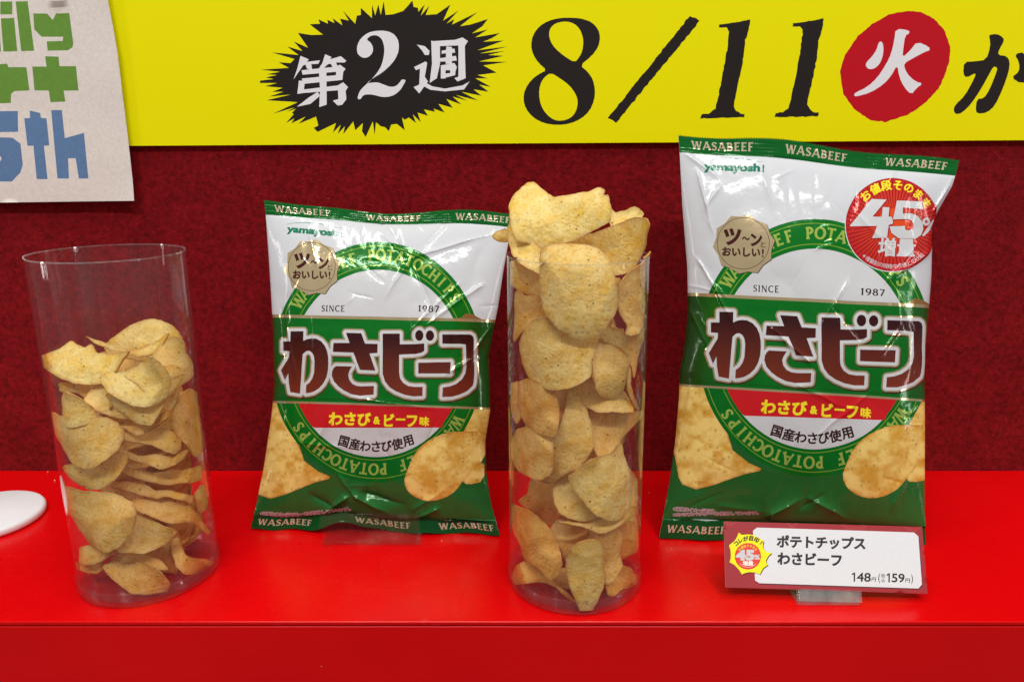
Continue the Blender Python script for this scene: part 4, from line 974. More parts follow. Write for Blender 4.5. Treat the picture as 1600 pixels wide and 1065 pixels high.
# ------------------------------------------------------------------ white round stand base at the left edge, crumbs
c = atZ([(-22, 800)], .006)[0]
v, f = lathe([(0, 0), (.0335, 0), (.0350, .0006), (.0356, .002), (.0356, .0042), (.0348, .0055), (.0335, .006), (0, .006)])
tag(mk('stand_base', v + (c[0], c[1], .0002), f, M_WHITE), 'round white disc of a display stand on the red shelf at the far left', 'stand base')
rc = np.random.default_rng(4)
for k, (x, y) in enumerate([(75, 738), (86, 751), (1014, 770), (1049, 858), (690, 846), (962, 851)]):
    p = atZ([(x, y)], 0)[0]; vv = rc.normal(size=(8, 3)); vv /= np.linalg.norm(vv, axis=1)[:, None]; vv *= .0006 * (.7 + .5 * rc.random((8, 1)))
    import bmesh
    bm = bmesh.new(); [bm.verts.new(q) for q in vv]; bmesh.ops.convex_hull(bm, input=bm.verts); me = bpy.data.meshes.new('crumb'); bm.to_mesh(me); bm.free(); me.materials.append(M_CHIP)
    o = link('crumb', me); o.location = (p[0], p[1], .0006)
    tag(o, 'tiny pale chip crumb lying on the red shelf top', 'crumb', 'crumbs scattered on the shelf')

# ------------------------------------------------------------------ clear tubes
RT, HT = .039, .195
TUBES = {'full': (.0375, .3975), 'half': (-.2215, .404)}
def tube_center(k, z):
    x, y = TUBES[k]
    return np.array([x - (.0020 if k == 'full' else 0) * z / HT, y])
def tube_radius(k, z): return RT * (1 - (.025 if k == 'full' else .0) * np.asarray(z) / HT)
def make_tube(k, label):
    x, y = TUBES[k]
    root = tag(empty('clear_tube', (x, y, 0)), label, 'clear tube', 'clear plastic tubes of potato chips')
    n = 120; zs = np.linspace(.0012, HT, 12); v = []; f = []
    ov = .0012                                   # slight out-of-round of the rolled sheet
    for th in (0, -.00035):
        for z in zs:
            c = tube_center(k, z); r0 = tube_radius(k, z)
            for i in range(n):
                a = 2 * math.pi * i / n; r = r0 + th + ov * .35 * math.sin(2 * a + 1) * (z / HT) + .0002 * math.sin(9 * a + 2) * z / HT
                v.append((c[0] + r * math.cos(a), c[1] + r * math.sin(a), z))
    m = len(zs)
    for q in range(m - 1):
        for i in range(n):
            j = (i + 1) % n; a = q * n; b = a + n; f.append((a + i, a + j, b + j, b + i)); o_ = m * n; f.append((o_ + a + j, o_ + a + i, o_ + b + i, o_ + b + j))
    t = (m - 1) * n
    for i in range(n):
        j = (i + 1) % n; f.append((t + i, t + j, m * n + t + j, m * n + t + i)); f.append((j, i, m * n + i, m * n + j))
    mk('tube_wall', v, f, M_TUBE, root).data.set_sharp_from_angle(angle=.6)
    # thick rim line, glued overlap seam, moulded base cup
    c = tube_center(k, HT); r = float(tube_radius(k, HT)); rv, rf = [], []
    for i in range(n):
        a = 2 * math.pi * i / n; rr = r + ov * .35 * math.sin(2 * a + 1) + .0002 * math.sin(9 * a + 2)
        for dr, dz in ((.00015, 0), (.00015, .0006), (-.0005, .0006), (-.0005, 0)): rv.append((c[0] + (rr + dr) * math.cos(a), c[1] + (rr + dr) * math.sin(a), HT + dz))
        for e in range(4): rf.append((i * 4 + e, ((i + 1) % n) * 4 + e, ((i + 1) % n) * 4 + (e + 1) % 4, i * 4 + (e + 1) % 4))
    mk('rim', rv, rf, M_ACRYL_EDGE, root).data.set_sharp_from_angle(angle=.6)
    a0 = math.radians(138 if k == 'half' else 60); sv, sf = [], []
    for z in np.linspace(.004, HT, 8):
        c = tube_center(k, z); r = float(tube_radius(k, z)) + ov * .35 * math.sin(2 * a0 + 1) * z / HT
        for a, d in ((a0 - .09, .00025), (a0 - .09, .0007), (a0 + .09, .0007), (a0 + .09, .00025)): sv.append((c[0] + (r + d) * math.cos(a), c[1] + (r + d) * math.sin(a), z))
    for q in range(7):
        for e in range(4): sf.append((q * 4 + e, q * 4 + (e + 1) % 4, q * 4 + 4 + (e + 1) % 4, q * 4 + 4 + e))
    sf += [(3, 2, 1, 0), (28, 29, 30, 31)]
    mk('seam_strip', sv, sf, M_ACRYL, root, False)
    R = RT
    lv, lf = lathe([(0, .0002), (R - .0012, .0002), (R + .0004, .0008), (R + .0007, .0022), (R + .0007, .0085), (R + .0003, .0090), (R - .0012, .0086), (R - .0018, .0040), (R - .0030, .0016), (0, .0016)], 128)
    mk('base_cup', lv + (x, y, 0), lf, M_TUBEBASE, root)
make_tube('full', 'clear plastic tube heaped over its rim with chips, standing between the two bags')
make_tube('half', 'clear plastic tube only part filled with chips, at the left end of the shelf')

# ------------------------------------------------------------------ potato chips, each one its own object
RCH = np.random.default_rng(77)
def chip_mesh(seed, a, b, curl, cdir, saddle, shape):
    """half axes a, b (mm); curl = bend radius^-1 (1/mm) about an axis turned by cdir; returns top and bottom sheet with a rim"""
    rg = np.random.default_rng(seed); na, nr = 72, 13
    th = np.linspace(0, 2 * math.pi, na, endpoint=False)
    ph = rg.random(5) * 6.28
    rad = 1 + .055 * np.sin(2 * th + ph[0]) + .05 * np.sin(3 * th + ph[1]) + .022 * np.sin(5 * th + ph[2]) + .012 * np.sin(11 * th + ph[3]) + .010 * np.sin(17 * th + ph[4]) + .016 * rg.normal(size=na)
    if 'tip' in shape: rad = rad * (1 + .42 * np.exp(-((th - 1.5 * math.pi) / .32) ** 2) - .12 * np.exp(-((th - 1.22 * math.pi) / .35) ** 2) - .12 * np.exp(-((th - 1.78 * math.pi) / .35) ** 2))
    if 'peak' in shape: rad = rad * (1 + .45 * np.exp(-((th - .68 * math.pi) / .38) ** 2) - .18 * np.exp(-((th - .42 * math.pi) / .28) ** 2))
    ux, uy = np.cos(th) * rad * a, np.sin(th) * rad * b
    if 'cut' in shape:
        ca = rg.random() * 6.28 if 'cutr' not in shape else .3
        dd = ux * math.cos(ca) + uy * math.sin(ca); lim = .55 * min(a, b) + 1.3 * rg.normal(size=na) * .6
        k = np.where(dd > lim, lim / np.maximum(dd, 1e-6), 1); ux, uy = ux * k, uy * k
    fr = np.linspace(0, 1, nr) ** .8; fr[0] = 0
    X = (fr[1:, None] * ux).ravel(); Y = (fr[1:, None] * uy).ravel(); X = np.r_[0, X]; Y = np.r_[0, Y]
    E_ = np.r_[0, np.repeat(fr[1:], na)]
    bl = .45 * fbm(X / 8 + seed % 31, Y / 9, seed % 13, 3) + 1.5 * fbm(X / 26 + seed % 17, Y / 26, seed % 7, 2) + 1.0 * np.sin(3 * np.arctan2(Y, X) + ph[1]) * E_ ** 3
    c0, s0_ = math.cos(ph[4]), math.sin(ph[4]); U_, W_ = (X * c0 + Y * s0_) / max(a, b), (-X * s0_ + Y * c0) / max(a, b)
    Z = bl + saddle * ((X * Y) / (a * b)) * 4 + (2.2 + 2.2 * rg.random()) * (U_ ** 2 - .8 * W_ ** 2)
    c, s = math.cos(cdir), math.sin(cdir); u, w = X * c + Y * s, -X * s + Y * c
    if abs(curl) > 1e-5:
        # bend with radius easing outwards so that big curls stay open
        ang = np.arctan(u * curl * .9) / .9 if abs(curl) * max(a, b) > 1.6 else u * curl
        R_ = 1 / curl; u2 = (R_ - Z) * np.sin(ang); z2 = R_ - (R_ - Z) * np.cos(ang)
    else: u2, z2 = u, Z
    X, Y, Z = u2 * c - w * s, u2 * s + w * c, z2
    top = np.stack([X, Y, Z], 1)
    f = []
    for i in range(na): f.append((0, 1 + i, 1 + (i + 1) % na))
    for r in range(nr - 2):
        o0, o1 = 1 + r * na, 1 + (r + 1) * na
        for i in range(na): j = (i + 1) % na; f.append((o0 + i, o1 + i, o1 + j, o0 + j))
    n = len(top); N = np.zeros_like(top)
    for q in f:
        nn = np.cross(top[q[1]] - top[q[0]], top[q[2]] - top[q[0]])
        for i in q: N[i] += nn
    N /= np.linalg.norm(N, axis=1)[:, None]
    return top, N, f, E_, na
def add_chip(name_seed, tube, px, d, ab, ori, curl, cdir, saddle, tone, shape, label, layer=0, group='loose chips in the full tube'):
    a, b = ab; rs = np.random.default_rng(name_seed + 9000); jit = rs.uniform(-1, 1, 3); up = 9 if d < -.4 else 0
    tilt, yaw, roll = [math.radians(q) for q in (ori[0] + up + 7 * jit[0], ori[1] + 10 * jit[1], ori[2])]
    top, N, f, E_, na = chip_mesh(name_seed, a, b, curl, math.radians(cdir), saddle, shape)
    th = .42
    pts = np.concatenate([top + N * th, top - N * th])
    cr, sr = math.cos(roll), math.sin(roll)
    p = np.stack([pts[:, 0] * cr - pts[:, 1] * sr, pts[:, 0] * sr + pts[:, 1] * cr, pts[:, 2]], 1) / 1000
    ex = np.array([1., 0, 0]); ey = np.array([0, math.sin(tilt), math.cos(tilt)]); en = np.array([0, -math.cos(tilt), math.sin(tilt)])
    W = p[:, :1] * ex + p[:, 1:2] * ey + p[:, 2:] * en
    cy, sy = math.cos(yaw), math.sin(yaw); W = np.stack([W[:, 0] * cy - W[:, 1] * sy, W[:, 0] * sy + W[:, 1] * cy, W[:, 2]], 1)
    x0, y0 = TUBES[tube]; c = atY([px], y0 + d * RT)[0]
    W = W + c
    # lean against the inside of the tube wherever the chip is below its rim
    z = W[:, 2]; cen = np.stack([tube_center(tube, zz) for zz in z]); q = W[:, :2] - cen; r = np.hypot(*q.T)
    layer = float(np.clip((d + .95) / .085, 0, 6)); lim = tube_radius(tube, z) - .0013 - .0003 * layer; s0 = .88 * lim
    r2 = np.where(r > s0, s0 + (lim - s0) * np.tanh((r - s0) / (lim - s0)), r)
    k = np.clip((HT + .004 - z) / .012, 0, 1); r2 = r * (1 - k) + r2 * k
    W[:, :2] = cen + q * (r2 / np.maximum(r, 1e-9))[:, None]
    W[:, 2] = np.maximum(W[:, 2], .0050 + .0006 * np.arange(len(W))[:, None].ravel() / len(W))
    n = len(top); faces = list(f) + [tuple(i + n for i in q)[::-1] for q in f]
    l0 = n - na
    for i in range(na): j = (i + 1) % na; faces.append((l0 + i, l0 + i + n, l0 + j + n, l0 + j))
    base = W.mean(0)
    o = mk('potato_chip', W - base, faces, M_CHIP); o.location = tuple(base); o.data.set_sharp_from_angle(angle=1.0)
    at = o.data.attributes.new('chip', 'FLOAT_COLOR', 'POINT')
    at.data.foreach_set('color', np.stack([np.r_[E_, E_], np.full(2 * n, tone), np.full(2 * n, RCH.random()), np.ones(2 * n)], 1).astype(np.float32).ravel())
    tag(o, label, 'potato chip', group)
    return o

GF, GH = 'loose chips in the full tube', 'loose chips in the part filled tube'

def traced_chip(seed, tube, crop, pts, d, tilt, yaw, bend, bdir, tone, label, group):
    """a chip whose outline lies on its own tilted plane inside the tube, then bent, blistered and given a thickness"""
    sc, ox, oy = crop; rg = np.random.default_rng(seed)
    l = P(*pts, sc=sc, ox=ox, oy=oy); lq = np.roll(l, -1, 0); l = np.stack([.86 * l + .14 * lq, .14 * l + .86 * lq], 1).reshape(-1, 2)
    c = (l.min(0) + l.max(0)) / 2; x0, y0 = TUBES[tube]; o = atY([c], y0 + d * RT)[0]
    t, y = math.radians(tilt), math.radians(yaw); cy, sy = math.cos(y), math.sin(y)
    pl = Plane(o, (cy, sy, 0), (-sy * math.sin(t), cy * math.sin(t), math.cos(t)))
    q = densify(pl.inv(l), 1.0)
    if area2(q) < 0: q = q[::-1]
    n = np.roll(q, -1, 0) - np.roll(q, 1, 0); n = np.stack([n[:, 1], -n[:, 0]], 1) / np.maximum(np.hypot(*n.T), 1e-6)[:, None]
    q = q + n * (.55 * vnoise(q[:, 0] / 3.1, q[:, 1] / 3.1, seed % 19) + .30 * vnoise(q[:, 0] / 1.1, q[:, 1] / 1.1, seed % 11))[:, None]
    lo, hi = q.min(0), q.max(0); X, Y = np.meshgrid(np.arange(lo[0], hi[0], 1.35), np.arange(lo[1], hi[1], 1.35)); X[1::2] += .67
    g = np.stack([X.ravel(), Y.ravel()], 1); g = g[winding(g, [q]) != 0]; g = g[seg_dist(g, [q]) > .55]
    vs = [Vector(p) for p in q] + [Vector(p) for p in g]; m = len(q)
    r = delaunay_2d_cdt(vs, [(i, (i + 1) % m) for i in range(m)], [], 0, 1e-4, False)
    V = np.array([tuple(v) for v in r[0]]); F = np.array([tuple(f) for f in r[2]])
    F = F[winding(V[F].mean(1), [q]) != 0]
    ar = (V[F[:, 1], 0] - V[F[:, 0], 0]) * (V[F[:, 2], 1] - V[F[:, 0], 1]) - (V[F[:, 1], 1] - V[F[:, 0], 1]) * (V[F[:, 2], 0] - V[F[:, 0], 0]); F[ar < 0] = F[ar < 0][:, ::-1]
    used, inv = np.unique(F.ravel(), return_inverse=True); V, F = V[used], inv.reshape(-1, 3)
    ed = seg_dist(V, [q]); E_ = np.clip(1 - ed / 12, 0, 1)
    h = (hi - lo) / 2; U = (V - (lo + hi) / 2) / max(h); bd = math.radians(bdir); u = U[:, 0] * math.cos(bd) + U[:, 1] * math.sin(bd); w = -U[:, 0] * math.sin(bd) + U[:, 1] * math.cos(bd)
    bend = bend * 2.1; z = bend * (u ** 2 - .25) - .45 * bend * (w ** 2 - .2) + .50 * fbm(V[:, 0] / 7.5 + seed % 31, V[:, 1] / 7.5, seed % 13, 3) + 2.4 * fbm(V[:, 0] / 20 + seed % 17, V[:, 1] / 20, seed % 7, 2) * (1 if max(h) > 12 else .5)
    z = z + 1.1 * E_ ** 3 * vnoise(V[:, 0] / 9, V[:, 1] / 9, seed % 23)
    W = pl.fwd(V) + (z / 1000)[:, None] * pl.n
    # keep to the inside of the tube: slide along the line of sight on to its wall
    cen = np.stack([tube_center(tube, zz) for zz in W[:, 2]]); lim = tube_radius(tube, W[:, 2]) - .0013 - .0006 * rg.random()
    D = W - CAMP; A_ = D[:, 0] ** 2 + D[:, 1] ** 2; oc = CAMP[:2] - cen; B_ = (D[:, :2] * oc).sum(1); C_ = (oc ** 2).sum(1) - lim ** 2
    disc = B_ ** 2 - A_ * C_; sq = np.sqrt(np.maximum(disc, 0)); tf, tb = (-B_ - sq) / A_, (-B_ + sq) / A_
    k = np.clip(1.0, tf, tb); W2 = CAMP + D * k[:, None]
    W2 = np.where((W[:, 2] > HT)[:, None], W, W2)
    qv = W2[:, :2] - cen; rr = np.hypot(*qv.T); out = (W2[:, 2] < HT + .001) & (rr > lim); f_ = np.where(out, lim / np.maximum(rr, 1e-9), 1); W2[:, :2] = cen + qv * f_[:, None]
    W2[:, 2] = np.maximum(W2[:, 2], .0026)
    fn = np.cross(W2[F[:, 1]] - W2[F[:, 0]], W2[F[:, 2]] - W2[F[:, 0]]); N = np.zeros_like(W2)
    for i in range(3): np.add.at(N, F[:, i], fn)
    N /= np.maximum(np.linalg.norm(N, axis=1), 1e-15)[:, None]
    th = .00042; nv = len(W2); pts3 = np.concatenate([W2 + N * th, W2 - N * th])
    cnt = {}
    for f in F:
        for i in range(3):
            e = (int(f[i]), int(f[(i + 1) % 3]))
            if (e[1], e[0]) in cnt: cnt.pop((e[1], e[0]))
            else: cnt[e] = 1
    faces = [tuple(f) for f in F] + [tuple(f[::-1] + nv) for f in F] + [(b_, a_, a_ + nv, b_ + nv) for a_, b_ in cnt]
    base = W2.mean(0); ob = mk('potato_chip', pts3 - base, faces, M_CHIP); ob.location = tuple(base); ob.data.set_sharp_from_angle(angle=1.1)
    at = ob.data.attributes.new('chip', 'FLOAT_COLOR', 'POINT')
    at.data.foreach_set('color', np.stack([np.r_[E_, E_], np.full(2 * nv, tone), np.full(2 * nv, RCH.random()), np.ones(2 * nv)], 1).astype(np.float32).ravel())
    tag(ob, label, 'potato chip', group)
    return ob

GF, GH = 'loose chips in the full tube', 'loose chips in the part filled tube'
F1, F2, F3, F4, F5 = [(6.154, 770, y) for y in (270, 380, 520, 660, 800)]
H1, H2, H3, H4 = [(5.333, x, y) for x, y in ((50, 490), (60, 600), (60, 700), (60, 800))]
# crop, outline, depth in tube radii, tilt, yaw, bend (mm), bend direction, tone (own browning with shade and red bounce put in), label
FULL = [
 (F1, [(390, 45), (415, 65), (470, 125), (530, 195), (595, 250), (690, 235), (780, 232), (860, 215), (920, 215), (1000, 170), (1040, 170), (1075, 210), (1060, 250), (1105, 255), (1125, 320), (1135, 400), (1130, 490), (1000, 545), (850, 610), (700, 665), (560, 700), (450, 730), (380, 690), (220, 685), (185, 600), (165, 480), (165, 340), (190, 260), (270, 130), (340, 60)], -.12, 30, -4, -5, 100, .04, 'large pale chip with a tall peak, topmost of the heap over the full tube'),
 (F1, [(1140, 490), (1100, 380), (1130, 330), (1190, 375), (1250, 370), (1350, 330), (1400, 340), (1460, 380), (1440, 430), (1350, 460), (1230, 520), (1150, 540)], .3, 35, 8, 2, 90, .08, 'narrow pale broken chip poking to the right above the full tube'),
 (F1, [(700, 680), (900, 590), (1060, 535), (1180, 490), (1280, 460), (1390, 445), (1500, 480), (1535, 540), (1500, 620), (1480, 720), (1440, 800), (1380, 900), (1280, 960), (1180, 990), (1050, 930), (850, 800)], -.02, 16, -16, 5, 20, .12, 'golden chip leaning out at the upper right rim of the full tube'),
 (F1, [(150, 400), (100, 500), (110, 590), (150, 690), (190, 800), (260, 880), (340, 930), (440, 960), (520, 900), (500, 760), (400, 650), (320, 600), (220, 600), (190, 500)], -.34, 26, -20, 4, 60, .10, 'pale cupped chip under the topmost chip, at the upper left rim'),
 (F1, [(110, 530), (40, 560), (5, 600), (10, 640), (60, 660), (130, 665), (240, 640), (220, 560)], .05, 15, -10, 1, 0, .20, 'small chip tip sticking out left of the full tube in front of the bag'),
 (F2, [(460, 60), (560, 20), (680, 0), (800, 5), (920, 15), (1010, 40), (1080, 90), (1130, 150), (1165, 250), (1190, 370), (1205, 480), (1195, 590), (1160, 700), (1110, 760), (1060, 850), (1010, 900), (940, 930), (860, 940), (760, 915), (680, 865), (600, 790), (530, 710), (480, 620), (455, 520), (440, 420), (445, 300), (450, 180)], -.86, 8, 2, -3, 80, .24, 'large smooth oval chip at the upper front of the full tube'),
 (F2, [(1215, 430), (1260, 330), (1330, 240), (1400, 190), (1450, 120), (1490, 60), (1480, 200), (1470, 330), (1460, 440), (1475, 560), (1470, 700), (1440, 790), (1380, 850), (1290, 880), (1235, 870), (1275, 790), (1230, 700), (1215, 600)], -.40, 0, 36, -3, 0, .42, 'tall narrow chip pressed to the right wall beside the large oval chip'),
 (F2, [(165, 200), (220, 150), (330, 200), (480, 260), (560, 360), (520, 560), (370, 530), (290, 480), (230, 430), (180, 380)], -.34, 6, -32, 3, 0, .36, 'tan chip pressed to the left wall beside the large oval chip'),
 (F2, [(215, 480), (250, 440), (330, 500), (440, 500), (560, 600), (540, 760), (420, 790), (310, 830), (260, 890), (220, 950), (190, 900), (195, 700), (205, 560)], -.40, 2, -28, -2, 0, .45, 'chip at the left wall directly left of and below the large oval chip'),
 (F3, [(330, -60), (400, -130), (490, -160), (620, -140), (860, -120), (1020, -60), (1040, 40), (1000, 120), (960, 260), (940, 420), (870, 470), (760, 520), (620, 550), (520, 550), (430, 500), (340, 440), (290, 330), (265, 200), (250, 80)], -.74, 10, -6, -3, 30, .32, 'broad chip just beneath the large oval chip at the front'),
 (F3, [(1020, 30), (1060, -60), (1200, -30), (1310, 10), (1380, -50), (1410, -40), (1420, 120), (1412, 250), (1400, 400), (1375, 435), (1345, 350), (1310, 230), (1200, 130), (1110, 80)], -.42, 8, 28, 3, 60, .30, 'thin twisting chip running down the upper right wall of the full tube'),
 (F3, [(1080, 100), (1170, 120), (1260, 190), (1310, 260), (1280, 400), (1280, 520), (1250, 620), (1200, 665), (1120, 655), (1030, 610), (970, 540), (945, 430), (955, 300), (1000, 190)], -.62, 6, 14, 5, 10, .36, 'upright rounded chip cupped in a larger chip, right of mid tube'),
 (F3, [(790, 520), (870, 440), (1000, 420), (1150, 460), (1280, 560), (1340, 640), (1370, 700), (1365, 760), (1260, 775), (1130, 765), (1000, 770), (920, 720), (840, 650)], -.44, 24, 8, 4, 90, .36, 'cupped chip holding the upright rounded chip, right of mid tube'),
 (F3, [(1310, 240), (1335, 350), (1328, 480), (1352, 600), (1420, 700), (1438, 750), (1390, 735), (1335, 650), (1283, 540), (1283, 420)], -.42, 0, 35, 2, 0, .34, 'slender curved chip edge running to the right wall beside the cupped chip'),
 (F3, [(270, 460), (340, 420), (420, 440), (500, 480), (560, 520), (600, 600), (630, 700), (640, 900), (620, 980), (560, 970), (440, 950), (330, 900), (250, 830), (230, 720), (240, 600)], -.74, 8, -14, -4, 20, .74, 'pinkish brown chip at the left front of the full tube, halfway up'),
 (F3, [(170, 480), (250, 460), (300, 600), (270, 800), (220, 880), (180, 850), (155, 700)], -.22, 0, -48, 1, 0, .5, 'narrow pale chip flat against the left wall beside the pinkish brown chip'),
 (F3, [(590, 520), (745, 500), (742, 680), (700, 880), (650, 970), (600, 800)], -.52, 4, 10, 2, 0, .46, 'narrow upright chip just right of the pinkish brown chip'),
 (F3, [(720, 500), (800, 520), (860, 680), (910, 760), (940, 860), (965, 985), (968, 1090), (900, 1210), (820, 1290), (680, 1360), (600, 1440), (520, 1475), (420, 1450), (440, 1250), (540, 1050), (640, 900), (700, 700)], -.62, 8, -6, -4, 40, .44, 'tall chip at the centre of the full tube with a rounded shoulder'),
 (F3, [(900, 730), (1010, 740), (1200, 740), (1370, 760), (1435, 740), (1430, 800), (1370, 880), (1290, 980), (1240, 1040), (1250, 1130), (1150, 1250), (1000, 1250), (940, 1050), (920, 880)], -.40, 18, 22, 4, 70, .55, 'tan chip sloping down behind the right wall of the full tube'),
 (F4, [(250, 40), (340, 30), (440, 70), (500, 95), (545, 110), (570, 200), (600, 310), (600, 420), (540, 500), (450, 560), (370, 570), (280, 540), (210, 520), (200, 430), (190, 330), (200, 190), (230, 90)], -.80, 8, -12, -5, 60, .58, 'orange blistered chip at the left front of the full tube'),
 (F4, [(720, 530), (780, 470), (850, 400), (920, 340), (1050, 310), (1150, 290), (1200, 210), (1250, 200), (1280, 330), (1330, 470), (1330, 600), (1320, 760), (1280, 860), (1180, 910), (1080, 915), (980, 880), (900, 800), (820, 700), (750, 600)], -.80, 10, 8, -3, 20, .34, 'big pale speckled chip at the right front of the lower full tube'),
 (F4, [(580, 620), (640, 570), (710, 520), (860, 560), (980, 700), (1080, 850), (1070, 920), (980, 950), (860, 960), (740, 920), (640, 860), (590, 770), (575, 690)], -.64, 14, -4, 3, 40, .36, 'chip half hidden under the big pale speckled chip'),
 (F4, [(1250, 420), (1335, 480), (1400, 570), (1412, 700), (1380, 860), (1300, 930), (1180, 930), (1150, 700)], -.46, 6, 32, -3, 0, .40, 'pale chip at the right wall behind the big pale speckled chip'),
 (F5, [(590, 130), (660, 105), (780, 100), (900, 105), (1000, 70), (1100, 30), (1250, -20), (1370, -40), (1360, 40), (1280, 90), (1200, 150), (1100, 195), (1030, 190), (950, 160), (850, 135), (720, 125)], -.70, 48, 6, 3, 0, .34, 'nearly level chip seen on its rim below the big pale speckled chip'),
 (F4, [(250, 740), (340, 670), (350, 560), (420, 500), (580, 560), (680, 680), (680, 860), (620, 960), (540, 1020), (400, 880)], -.05, 8, -10, 3, 0, .72, 'brown chip set back at the left in the lower full tube'),
 (F5, [(215, -140), (280, -100), (370, -40), (430, 10), (490, 70), (560, 170), (610, 270), (660, 380), (690, 480), (685, 545), (650, 575), (600, 600), (540, 560), (460, 500), (360, 480), (265, 470), (250, 350), (190, 240), (180, 120), (200, 0)], -.66, 10, -22, -5, 30, .86, 'large reddish folded chip at the lower left of the full tube'),
 (F5, [(200, 580), (230, 510), (290, 475), (360, 480), (440, 530), (540, 610), (620, 690), (700, 760), (800, 860), (780, 862), (690, 800), (600, 715), (520, 685), (430, 670), (330, 680), (240, 690), (200, 650)], -.62, 26, -10, 4, 20, .86, 'reddish curled chip lying at the bottom left of the full tube'),
 (F5, [(780, 260), (860, 200), (960, 180), (1030, 230), (1050, 330), (1050, 480), (1085, 620), (1050, 725), (980, 825), (925, 890), (900, 922), (872, 932), (836, 900), (780, 795), (730, 680), (705, 560), (710, 440), (740, 340)], -.90, 2, 2, -7, 0, .38, 'leaf shaped chip with its point on the base at the front of the full tube'),
 (F5, [(960, 160), (1150, 120), (1220, 130), (1260, 250), (1225, 400), (1240, 500), (1180, 580), (1080, 690), (1000, 560), (960, 400)], -.58, 4, 20, -4, 20, .56, 'chip just right of the leaf shaped chip near the bottom'),
 (F5, [(1180, 100), (1380, 10), (1392, 150), (1402, 280), (1380, 400), (1310, 450), (1250, 470), (1200, 380), (1180, 250)], -.26, 6, 34, 3, 0, .82, 'reddish chip against the lower right wall of the full tube'),
 (F5, [(1200, 480), (1300, 530), (1370, 610), (1390, 680), (1330, 760), (1230, 800), (1130, 795), (1045, 765), (1080, 640), (1130, 540)], -.48, 20, 16, 4, 30, .66, 'small brown chip on the base at the lower right of the full tube'),
 (F5, [(550, 170), (620, 100), (760, 90), (900, 140), (880, 300), (760, 480), (710, 500), (660, 380), (600, 270)], -.44, 10, 6, 4, 20, .48, 'chip in shade behind the leaf shaped chip and the reddish folded chip'),
 (F5, [(560, 600), (690, 520), (760, 640), (830, 840), (700, 770), (620, 700)], -.40, 24, 0, 2, 0, .75, 'dark chip in shade low between the reddish curled chip and the leaf shaped chip'),  # its shade is put into the brown tone
]
